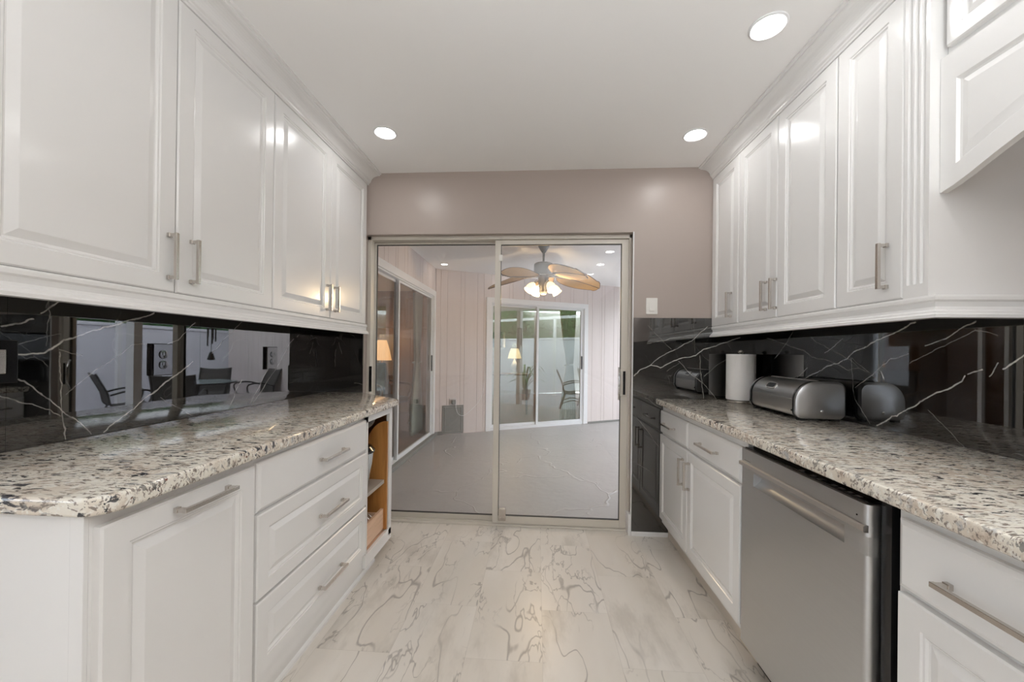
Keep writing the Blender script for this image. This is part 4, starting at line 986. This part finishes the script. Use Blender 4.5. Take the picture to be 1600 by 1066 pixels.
# ------------------------------------------------------------------ rooms behind the other sliding doors
bm = newbm(); box(bm, (-4.7, 2.74, -0.1), (-1.552, 7.5, -0.001)); struct('floor_left_room', bm, M['wood_floor'])
bm = newbm(); prismF(bm, FS, [(0.0, -0.092), (6.3, -0.092), (5.2, -4.4), (0.0, -4.8)], -0.1, -0.001, 'un'); struct('floor_far_room', bm, M['wood_floor'])
bm = newbm(); box(bm, (-4.7, 2.74, 0), (-4.6, 7.5, SH)); box(bm, (-4.6, 2.74, 0), (-1.62, 2.80, SH)); struct('wall_left_room_side', bm, M['wood_panel'])
bm = newbm(); box(bm, (-4.6, 7.4, 0), (-1.6, 7.5, SH))
FW = frame((0, 7.4, 0), (1, 0, 0), (0, -1, 0))
for x0, x1 in ((-4.4, -3.55), (-3.45, -2.72), (-2.62, -1.75)):
    panel(bm, FW, x0, x1, 1.62, 2.28, [(0, 0), (0, 0.02), (0.03, 0.03), (0.06, 0.012), (0.08, 0.012), (0.14, 0.024)])
struct('wall_left_room_back', bm, M['wood_panel'])
bm = newbm(); box(bm, (-1.60, 5.56, 0), (-1.55, 7.5, SH)); struct('wall_partition', bm, M['wood_panel'])
bm = newbm(); boxF(bm, FS, (-0.3, -4.6, 0), (6.3, -4.5, SH)); boxF(bm, FS, (6.2, -4.5, 0), (6.3, -0.09, SH)); struct('wall_far_room', bm, M['living'])
tag(obj('wall_picture', (lambda b: (boxF(b, FW, (-3.13, 0, 0.72), (-2.80, 0.03, 1.53), 0.004), b)[1])(newbm()), M['picture']), 'pale upright picture on the brown wall behind the lit lamp, left side room', 'picture')

def lamp(x, y, z0, shade_z0, shade_z1, r0, r1, label, shade_mat, base_mat, name='table_lamp', pleat=True, power=4):
    t = thing(name, (x, y, z0), label, 'lamp')
    bm = newbm(); lathe(bm, [(0.001, 0), (0.07, 0), (0.075, 0.012), (0.03, 0.03), (0.025, 0.05), (0.06, 0.11), (0.065, 0.17), (0.03, 0.24), (0.012, 0.27), (0.012, shade_z0 - z0 + 0.06), (0.001, shade_z0 - z0 + 0.06)], (x, y, z0), 24); obj('base', bm, base_mat, t, smooth=True)
    bm = newbm(); n = 72; R = []
    for r, z in ((r0, shade_z0), (r0 * 0.6 + r1 * 0.4, shade_z0 * 0.5 + shade_z1 * 0.5), (r1, shade_z1)):
        R.append([bm.verts.new((x + (r + (0.006 if k % 2 and pleat else 0)) * math.cos(2 * PI * k / n), y + (r + (0.006 if k % 2 and pleat else 0)) * math.sin(2 * PI * k / n), z)) for k in range(n)])
    for A, B in zip(R[:-1], R[1:]):
        for k in range(n): bm.faces.new([A[k], A[(k + 1) % n], B[(k + 1) % n], B[k]])
    obj('lamp_shade', bm, shade_mat, t, smooth=False, label='glowing pleated shade')
    pl = bpy.data.lights.new('lamp_bulb', 'POINT'); pl.energy = power; pl.color = (1, 0.66, 0.36); pl.shadow_soft_size = 0.05
    po = bpy.data.objects.new('lamp_bulb', pl); C.objects.link(po); po.location = (x, y, shade_z1 + 0.06)
    return t
def table(name, x, y, w, d, h, label, mat):
    t = thing(name, (x, y, 0), label, 'table')
    bm = newbm(); box(bm, (x - w / 2, y - d / 2, h - 0.03), (x + w / 2, y + d / 2, h), 0.006); obj('tabletop', bm, mat, t)
    for sx in (-1, 1):
        for sy in (-1, 1):
            bm = newbm(); prism(bm, [(0, 0), (0, 0), (0, 0)], 0, 0, 2) if False else box(bm, (x + sx * (w / 2 - 0.03) - 0.018, y + sy * (d / 2 - 0.03) - 0.018, 0), (x + sx * (w / 2 - 0.03) + 0.018, y + sy * (d / 2 - 0.03) + 0.018, h - 0.03)); obj('leg', bm, mat, t)
    return t
table('side_table', -2.85, 6.85, 0.5, 0.45, 0.62, 'dark wooden side table under the lit lamp in the left side room', M['wood_chair'])
lamp(-2.85, 6.85, 0.62, 1.03, 1.40, 0.165, 0.075, 'lit table lamp with a pleated orange shade, seen through the left side glass', M['lamp_shade'], M['wood_chair'])
def armchair(x, y, rz, label):
    t = thing('armchair', (0, 0, 0), label, 'chair')
    bm = newbm(); box(bm, (-0.26, -0.25, 0.36), (0.26, 0.25, 0.46), 0.03); obj('seat', bm, M['upholstery'], t)
    bm = newbm(); prism(bm, [(0.22, 0.44), (0.28, 0.44), (0.36, 0.98), (0.31, 1.0)], -0.22, 0.22, 0); obj('backrest', bm, M['upholstery'], t)
    for s in (-1, 1):
        bm = newbm(); tube(bm, smoothpath([(s * 0.29, 0.27, 0.70), (s * 0.30, 0.0, 0.67), (s * 0.30, -0.22, 0.66), (s * 0.29, -0.27, 0.60), (s * 0.27, -0.22, 0.46)], 5), 0.022, 8); obj('arm', bm, M['wood_chair'], t, smooth=True)
        bm = newbm(); tube(bm, smoothpath([(s * 0.26, -0.24, 0.40), (s * 0.27, -0.27, 0.2), (s * 0.26, -0.25, 0.0)], 4), [0.026] * 5 + [0.02] * 4, 8); obj('leg', bm, M['wood_chair'], t, smooth=True)
        bm = newbm(); tube(bm, smoothpath([(s * 0.25, 0.36, 0.98), (s * 0.26, 0.26, 0.44), (s * 0.25, 0.30, 0.0)], 4), 0.022, 8); obj('leg', bm, M['wood_chair'], t, smooth=True)
    t.location = (x, y, 0); t.rotation_euler = (0, 0, rz); return t
armchair(-2.46, 6.10, math.radians(60), 'wooden armchair below the lit lamp, seen through the left side glass')

def curtain(F, c, n, z0, z1, wt, wp, wb, zp, shift, label, mat, name='curtain'):
    t = thing(name, F(c, n, 0), label, 'curtain')
    bm = newbm(); NA, NZ = 64, 36; g = []
    for i in range(NZ + 1):
        z = z0 + (z1 - z0) * i / NZ
        if z > zp: f = (z - zp) / (z1 - zp); wv = wp + (wt - wp) * f ** 0.8; cc = c + shift * (1 - f)
        else: f = (zp - z) / (zp - z0); wv = wp + (wb - wp) * math.sin(f * PI / 2); cc = c + shift * (1 - 0.6 * f)
        g.append([bm.verts.new(F(cc + wv * (j / NA - 0.5), n + 0.028 * math.sin(j / NA * 2 * PI * 8), z)) for j in range(NA + 1)])
    for i in range(NZ):
        for j in range(NA): bm.faces.new([g[i][j], g[i][j + 1], g[i + 1][j + 1], g[i + 1][j]])
    o = obj('drape', bm, mat, t, smooth=True)
    m = o.modifiers.new('thickness', 'SOLIDIFY'); m.thickness = 0.004
    bm = newbm(); tube(bm, [F(c + shift - wp * 0.55, n - 0.045, zp - 0.01), F(c + shift - wp * 0.3, n + 0.045, zp), F(c + shift + wp * 0.3, n + 0.045, zp), F(c + shift + wp * 0.55, n - 0.045, zp - 0.01)], 0.014, 8); obj('tieback', bm, mat, t, smooth=True)
    bm = newbm(); tube(bm, [F(c - wt * 0.7, n, z1 + 0.01), F(c + wt * 0.7, n, z1 + 0.01)], 0.014, 10)
    for s in (-1, 1): boxF(bm, F, (c + s * wt * 0.6 - 0.01, n - 0.01, z1), (c + s * wt * 0.6 + 0.01, n + 0.01, SH))
    obj('curtain_rod', bm, M['wood_chair'], t)
curtain(F2, 5.42, -0.27, 0.03, 2.03, 0.34, 0.12, 0.50, 1.05, -0.02, 'pale teal tied-back curtain hanging behind the left side glass', M['curtain_teal'])
curtain(FS, 2.38, -0.26, 0.03, 2.05, 0.36, 0.13, 0.34, 1.0, 0.05, 'beige tied-back curtain behind the right end of the far glass door', M['curtain_beige'])
table('console_table', -0.62, 7.6, 0.9, 0.4, 0.78, 'dark console table carrying lamps beyond the far glass door', M['wood_chair'])
lamp(-0.80, 7.6, 0.78, 1.30, 1.60, 0.16, 0.15, 'table lamp with a plain blue-grey shade, left of two beyond the far glass door', M['upholstery'], M['wood_chair'], pleat=False, power=16)
lamp(-0.45, 7.62, 0.78, 1.08, 1.28, 0.13, 0.07, 'smaller cream table lamp, right of two beyond the far glass door', M['lamp_shade_cream'], M['plate'], power=10)

# ------------------------------------------------------------------ patio, mirrored in the marble and the far glass
bm = newbm(); box(bm, (2.0, -6, -0.25), (16, 20, -0.10)); struct('floor_patio', bm, M['patio'])
t = thing('fence', (4.9, 5, -0.1), 'long white garden wall beyond the patio, mirrored in the marble', 'fence')
bm = newbm(); box(bm, (4.9, -5, -0.1), (5.0, 17, 1.60)); obj('panel', bm, M['fence'], t)
bm = newbm(); box(bm, (4.87, -5, 1.60), (5.03, 17, 1.66), 0.01); obj('coping', bm, M['fence'], t)
t = thing('screen_frame', (4.7, 4, -0.1), 'white patio screen frame of slim posts and a top beam', 'screen frame')
for y in (0.6, 3.55, 6.5, 9.4):
    bm = newbm(); box(bm, (4.68, y - 0.035, -0.1), (4.74, y + 0.035, 2.22)); obj('post', bm, M['trim'], t)
bm = newbm(); box(bm, (4.67, -2, 2.22), (4.75, 12, 2.30)); obj('top_beam', bm, M['trim'], t)
bm = newbm(); rr = random.Random(3)
for i in range(9000):
    y = rr.uniform(-5, 17); x = 5.35 + abs(rr.gauss(0, 0.35)); z = rr.uniform(1.2, 3.3 + 0.5 * math.sin(y * 1.3)) 
    d = Vector((rr.uniform(-1, 1), rr.uniform(-1, 1), rr.uniform(-1, 1))).normalized(); e = d.orthogonal().normalized() * 0.5
    s = rr.uniform(0.05, 0.11); p = Vector((x, y, z))
    bm.faces.new([bm.verts.new(p - d * s), bm.verts.new(p + e * s), bm.verts.new(p + d * s), bm.verts.new(p - e * s)])
box(bm, (5.6, -5, -0.1), (6.4, 17, 2.9))
tag(obj('hedge', bm, M['leaf']), 'dense green hedge rising behind the white garden wall', 'hedge', kind='stuff')

def sling_chair():
    t = thing('patio_chair', (0, 0, 0), '', 'chair', 'sling chairs round the patio table')
    for s in (-1, 1):
        bm = newbm(); tube(bm, smoothpath([(s * 0.25, 0.36, 0.92), (s * 0.25, 0.24, 0.64), (s * 0.25, 0.16, 0.42), (s * 0.25, -0.22, 0.44), (s * 0.25, -0.26, 0.42)], 5), 0.014, 8); obj('side_rail', bm, M['dark_frame'], t, smooth=True)
        bm = newbm(); tube(bm, smoothpath([(s * 0.27, 0.21, 0.60), (s * 0.28, 0.0, 0.66), (s * 0.28, -0.20, 0.65), (s * 0.28, -0.25, 0.58), (s * 0.27, -0.20, 0.43)], 5), 0.014, 8); obj('arm', bm, M['dark_frame'], t, smooth=True)
        bm = newbm(); tube(bm, [(s * 0.25, -0.20, 0.44), (s * 0.27, -0.27, 0.0)], 0.014, 8); obj('leg', bm, M['dark_frame'], t, smooth=True)
        bm = newbm(); tube(bm, [(s * 0.25, 0.16, 0.42), (s * 0.27, 0.30, 0.0)], 0.014, 8); obj('leg', bm, M['dark_frame'], t, smooth=True)
        bm = newbm(); tube(bm, smoothpath([(s * 0.262, -0.235, 0.2), (s * 0.262, 0.0, 0.27), (s * 0.262, 0.235, 0.2)], 4), 0.010, 8); obj('stretcher', bm, M['dark_frame'], t, smooth=True)
    bm = newbm(); pth = smoothpath([(0, 0.36, 0.92), (0, 0.24, 0.64), (0, 0.16, 0.43), (0, -0.22, 0.445), (0, -0.25, 0.43)], 6); g = []
    for p in pth: g.append([bm.verts.new((x, p.y - 0.02 * (1 - (x / 0.245) ** 2), p.z - 0.02 * (1 - (x / 0.245) ** 2))) for x in [-0.245 + 0.49 * k / 8 for k in range(9)]])
    for i in range(len(g) - 1):
        for j in range(8): bm.faces.new([g[i][j], g[i][j + 1], g[i + 1][j + 1], g[i + 1][j]])
    o = obj('sling', bm, M['sling'], t, smooth=True); m = o.modifiers.new('thickness', 'SOLIDIFY'); m.thickness = 0.004
    return t
ch = sling_chair()
tc = Vector((2.95, 6.25, -0.1))
for i, (x, y, lab) in enumerate(((2.46, 5.45, 'dark sling patio chair nearest the sunroom post, mirrored largest in the backsplash'), (3.40, 5.50, 'dark sling patio chair beside the nearest one, on the fence side'),
                                 (2.50, 7.05, 'dark sling patio chair at the far side of the glass table, towards the house'), (3.40, 7.05, 'dark sling patio chair at the far side of the glass table, towards the garden wall'))):
    c = ch if i == 0 else copy_tree(ch)
    c.location = (x, y, -0.1); d = tc - Vector((x, y, -0.1)); c.rotation_euler = (0, 0, math.atan2(d.y, d.x) + PI / 2); c['label'] = lab
t = thing('patio_table', tuple(tc), 'oval glass patio table among the sling chairs', 'table')
bm = newbm(); lathe(bm, [(0.001, 0.715), (0.56, 0.715), (0.57, 0.722), (0.56, 0.73), (0.001, 0.73)], tuple(tc), 40); obj('tabletop', bm, M['table_glass'], t, smooth=True)
bm = newbm(); tube(bm, [tc + Vector((0.565 * math.cos(2 * PI * k / 36), 0.565 * math.sin(2 * PI * k / 36), 0.715)) for k in range(36)], 0.014, 8, close=True); obj('rim', bm, M['dark_frame'], t, smooth=True)
for k in range(4):
    a = PI / 4 + PI / 2 * k
    bm = newbm(); tube(bm, [tc + Vector((0.42 * math.cos(a), 0.42 * math.sin(a), 0.71)), tc + Vector((0.36 * math.cos(a), 0.36 * math.sin(a), 0.3)), tc + Vector((0.44 * math.cos(a), 0.44 * math.sin(a), 0.0))], 0.016, 8); obj('leg', bm, M['dark_frame'], t, smooth=True)
t = thing('potted_palm', (3.35, 3.5, -0.1), 'small potted palm on the patio, mirrored in the far glass', 'plant')
bm = newbm(); lathe(bm, [(0.001, 0), (0.12, 0), (0.16, 0.26), (0.17, 0.28), (0.15, 0.28), (0.14, 0.25), (0.001, 0.25)], (3.35, 3.5, -0.1), 24); obj('pot', bm, M['pot'], t, smooth=True)
bm = newbm()
for k in range(26):
    a = rr.uniform(0, 2 * PI); L = rr.uniform(0.35, 0.6); d = Vector((math.cos(a), math.sin(a), 0)); b = Vector((3.35, 3.5, 0.15)); h = rr.uniform(0.3, 0.75)
    pp = smoothpath([b, b + d * L * 0.4 + Vector((0, 0, h * 0.8)), b + d * L * 0.8 + Vector((0, 0, h)), b + d * L * 1.1 + Vector((0, 0, h * 0.75))], 4); sd = Vector((-d.y, d.x, 0))
    for i in range(len(pp) - 1):
        w0 = 0.03 * math.sin(PI * (i + 0.3) / len(pp)); w1 = 0.03 * math.sin(PI * (i + 1.3) / len(pp))
        bm.faces.new([bm.verts.new(pp[i] - sd * w0), bm.verts.new(pp[i] + sd * w0), bm.verts.new(pp[i + 1] + sd * max(w1, 0)), bm.verts.new(pp[i + 1] - sd * max(w1, 0.001))])
obj('fronds', bm, M['leaf'], t)
t = thing('wind_chime', (1.38, 4.80, SH), 'wind chime hanging from the sunroom ceiling near the patio, mirrored in the far glass', 'wind chime')
bm = newbm(); tube(bm, [(1.38, 4.8, SH), (1.38, 4.8, 1.08)], 0.003, 6); lathe(bm, [(0.001, 1.70), (0.06, 1.70), (0.05, 1.725), (0.001, 1.73)], (1.38, 4.8, 0), 20); obj('cap', bm, M['dark_frame'], t)
for k in range(5):
    a = 2 * PI * k / 5; bm = newbm(); tube(bm, [(1.38 + 0.045 * math.cos(a), 4.8 + 0.045 * math.sin(a), 1.70), (1.38 + 0.045 * math.cos(a), 4.8 + 0.045 * math.sin(a), 1.36 - 0.03 * k)], 0.008, 8); obj('chime_tube', bm, M['dark_frame'], t, smooth=True)
bm = newbm(); lathe(bm, [(0.001, 1.17), (0.02, 1.15), (0.045, 1.06), (0.001, 1.05)], (1.38, 4.8, 0), 12); obj('sail', bm, M['dark_frame'], t)
